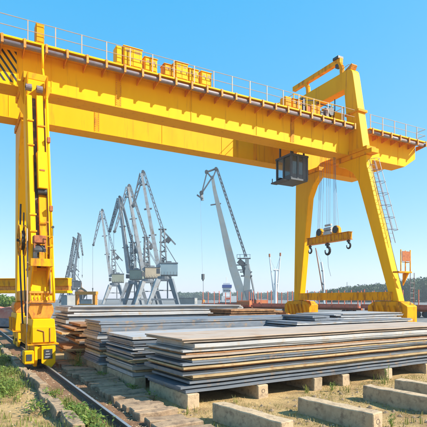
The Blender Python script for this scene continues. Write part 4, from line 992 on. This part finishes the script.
for _ in range(3600):
    x, y = r.uniform(4.6, 15), r.uniform(5.5, 11.2)
    if noise.noise(Vector((x * .7, y * .7, 8))) > -.12: sp.append((x, y, 4, .01, .055 if r.random() < .85 else .12, .10))
patch('dry_grass', DRY, sp, 'thin dry grass scattered over the sand', 'grass', 2)
sp = []
for (x, y, s, n, h) in ((2.45, 11.2, .26, 60, .30), (2.5, 12.2, .22, 40, .26), (1.5, 16.2, .5, 70, .34), (1.2, 14.6, .5, 50, .3), (1.7, 18.5, .5, 60, .3), (1.4, 21, .6, 60, .3), (1.8, 24, .6, 60, .3), (1.5, 28, .8, 80, .34), (2.62, 9.6, .22, 30, .30), (2.55, 10.4, .25, 40, .36), (2.7, 11.4, .2, 22, .24), (2.5, 12.6, .2, 20, .26), (2.6, 14.1, .2, 16, .22), (2.75, 9.0, .2, 24, .3), (1.9, 9.3, .3, 30, .3), (1.6, 9.9, .3, 24, .28)):
    for _ in range(n): a = r.uniform(0, 6.28); sp.append((x + s * 1.4 * r.gauss(0, .6) * .6, y + s * 2 * r.gauss(0, .7), 7, .08, h, .09))
for (x, y, n, h) in ((4.55, 13.2, 7, .38), (4.45, 15.8, 9, .42), (4.3, 18.9, 12, .55), (4.15, 19.3, 9, .7), (4.62, 16.3, 6, .34), (4.7, 12.6, 6, .3), (3.9, 17.6, 6, .3), (4.5, 14.4, 6, .32), (3.5, 12.0, 4, .2), (5.0, 10.35, 3, .3), (6.6, 10.5, 3, .22), (9.2, 10.7, 5, .3), (10.3, 10.6, 5, .26), (12.4, 10.9, 5, .4), (9.0, 6.8, 3, .22), (4.75, 9.2, 3, .2)):
    for _ in range(n): sp.append((x + r.gauss(0, .14), y + r.gauss(0, .16), 6, .08, h, .06))
patch('weed_grass', GRASS, sp, 'tall green grass along the kerb, the sleepers and the stack bearers', 'grass', 3)
def weed(x, y, h, label, n=3):
    rr = random.Random(int(x * 100)); z = gz(x, y); t = thing('weed', (x, y, z), label, 'weed', 'leafy weeds growing by the beams')
    st = MB(); lf = MB()
    for i in range(n):
        a = rr.uniform(0, 6.28); lx, ly = .10 * math.cos(a), .10 * math.sin(a); hh = h * rr.uniform(.65, 1)
        st.tube((x + lx * .2, y + ly * .2, z), (x + lx, y + ly, z + hh), .007, 5, .003)
        for j in range(14):
            q = .15 + .85 * j / 13; b_ = rr.uniform(0, 6.28); p = Vector((x + lx * q, y + ly * q, z + hh * q)); l = rr.uniform(.06, .11) * (1.2 - q * .5)
            dv = Vector((math.cos(b_), math.sin(b_), rr.uniform(.2, .8))).normalized(); sd = dv.cross(Vector((0, 0, 1))).normalized() * l * .26
            lf.add([p, p + dv * l * .5 + sd, p + dv * l, p + dv * l * .5 - sd], [(0, 1, 2, 3)])
    st.build('stem', WEED, t); lf.build('leaves', WEED, t)
weed(5.35, 9.0, .46, 'leafy green weed at the far end of the bottom centre beam')
weed(12.75, 10.75, .62, 'tall leafy weed against the front stack at the right', 4)
weed(10.0, 10.55, .30, 'small leafy weed beside the fourth bearer of the front stack')
weed(8.35, 6.95, .34, 'low weed at the near end of the second loose beam')
weed(4.35, 19.1, .95, 'tall bushy weed in front of the rusty stack by the left crane leg', 6)
# stones
m = MB()
for _ in range(6500):
    x, y = r.uniform(-3, 15), r.uniform(5.5, 20)
    if 3.05 < x < 3.3 or (x > 4.9 and y > 10.4): continue
    if r.random() < .3: x = r.uniform(2.4, 3.9)
    s = .008 + .038 * r.random() ** 4; z = gz(x, y) if not 2.45 < x < 3.73 else .04
    vs = [Vector((x + s * r.uniform(.7, 1.3) * dx, y + s * r.uniform(.7, 1.3) * dy, z + s * .7 * dz)) for dx, dy, dz in ((1, 0, 0), (-1, 0, 0), (0, 1, 0), (0, -1, 0), (0, 0, 1), (0, 0, -1))]
    m.add(vs, [(0, 2, 4), (2, 1, 4), (1, 3, 4), (3, 0, 4), (2, 0, 5), (1, 2, 5), (3, 1, 5), (0, 3, 5)])
prop(m.build('gravel', CONC, None), 'scattered small stones on the sand', 'stones', kind='stuff')
m = MB()
for _ in range(800):
    x = r.choice([r.gauss(2.55, .12), r.gauss(2.1, .25), r.gauss(3.5, .12), r.gauss(4.5, .2), r.uniform(4.8, 12)]); y = r.uniform(8, 21) if x < 4.8 else r.uniform(6, 10.5)
    if 2.95 < x < 3.22: continue
    s = r.uniform(.025, .075); z = gz(x, y) + s * .2; vs = []
    for dx, dy, dz in ((1, 0, 0), (.6, .8, .1), (-.3, 1, 0), (-1, .2, .1), (-.5, -.8, 0), (.5, -.9, .1), (.3, .2, .8), (-.3, .1, .75), (0, -.3, .7)):
        vs.append((x + s * dx * r.uniform(.7, 1.3), y + s * dy * r.uniform(.7, 1.3), z + s * (dz - .15) * r.uniform(.8, 1.2)))
    m.add(vs, [(0, 1, 6), (1, 2, 7, 6), (2, 3, 7), (3, 4, 8, 7), (4, 5, 8), (5, 0, 6, 8), (6, 7, 8), (5, 4, 3, 2, 1, 0)])
tw = MB()
for _ in range(260):
    x, y = r.choice([(r.uniform(4.7, 13), r.uniform(5.8, 10.6)), (r.uniform(-1, 2.9), r.uniform(8, 18))]); a = r.uniform(0, 6.28); l = r.uniform(.05, .22); z = gz(x, y) + .006
    tw.tube((x, y, z), (x + l * math.cos(a), y + l * math.sin(a), z + r.uniform(0, .03)), r.uniform(.003, .007), 4, .002)
prop(tw.build('twigs', SLAB, None), 'dead stems and splinters lying on the sand', 'debris', kind='stuff')
prop(m.build('rubble', STONE, None), 'broken bits of concrete strewn along the rail and the beams', 'rubble', kind='stuff')
def rock(x, y, s, label, mt):
    rr = random.Random(int(x * 77)); bm = bmesh.new(); bmesh.ops.create_icosphere(bm, subdivisions=2, radius=s)
    for v in bm.verts: v.co = v.co * (1 + .35 * noise.noise(v.co * (2.2 / s) + Vector((x, y, 0)))); v.co.z *= .65
    me = bpy.data.meshes.new('stone'); bm.to_mesh(me); bm.free(); me.materials.append(mt)
    o = bpy.data.objects.new('stone', me); col.objects.link(o); o.location = (x, y, gz(x, y) + s * .35); prop(o, label, 'stone', 'loose stones on the ground')
rock(6.82, 7.3, .07, 'white stone on the sand left of the second loose beam', WHITE)
rock(2.72, 10.2, .14, 'dark round stone between kerb and rail, nearest the camera', P_DARK)
rock(2.68, 11.0, .12, 'dark round stone between kerb and rail, farther up the track', P_DARK)
rock(2.78, 9.55, .10, 'small dark stone in the grass at the foot of the kerb', P_DARK)

# broad leaved weeds in green patches
m = MB(); rr = random.Random(17)
for (x, y, s_, n) in ((2.48, 10.3, .30, 900), (2.5, 11.0, .2, 500), (1.0, 15.4, .5, 700), (1.9, 22.5, .4, 500), (2.52, 11.4, .26, 380), (2.5, 9.2, .25, 260), (1.45, 16.0, .42, 420), (1.1, 14.4, .4, 260), (1.75, 12.2, .25, 160), (1.6, 18.6, .4, 260), (4.4, 15.9, .16, 120), (4.62, 13.35, .14, 90), (4.25, 18.6, .2, 140), (4.6, 11.9, .14, 70), (2.3, 13.6, .2, 120)):
    for _ in range(n):
        px, py = x + rr.gauss(0, s_ * .55), y + rr.gauss(0, s_ * 1.1); p = Vector((px, py, gz(px, py) + rr.uniform(.02, .24))); b_ = rr.uniform(0, 6.28); l = rr.uniform(.05, .13)
        dv = Vector((math.cos(b_), math.sin(b_), rr.uniform(-.2, .9))).normalized(); sd = dv.cross(Vector((0, 0, 1))).normalized() * l * .3
        m.add([p, p + dv * l * .5 + sd, p + dv * l, p + dv * l * .5 - sd], [(0, 1, 2, 3)])
prop(m.build('leafy_weeds', WEED, None), 'bright green leafy weeds in patches along the kerb and sleepers', 'weeds', kind='stuff')

# thin summer haze over the whole site
hz = bpy.data.materials.new('thin_haze'); hz.use_nodes = True; t = hz.node_tree; t.nodes.clear()
pv = t.nodes.new('ShaderNodeVolumePrincipled'); pv.inputs['Color'].default_value = (.86, .93, 1, 1); pv.inputs['Density'].default_value = .00042; pv.inputs['Anisotropy'].default_value = .2
mo = t.nodes.new('ShaderNodeOutputMaterial'); t.links.new(pv.outputs[0], mo.inputs['Volume'])
prop(MB().box(-1150, 1350, -250, 1300, -1.5, 66).build('haze', hz, None), 'thin pale summer haze', 'haze', kind='stuff')
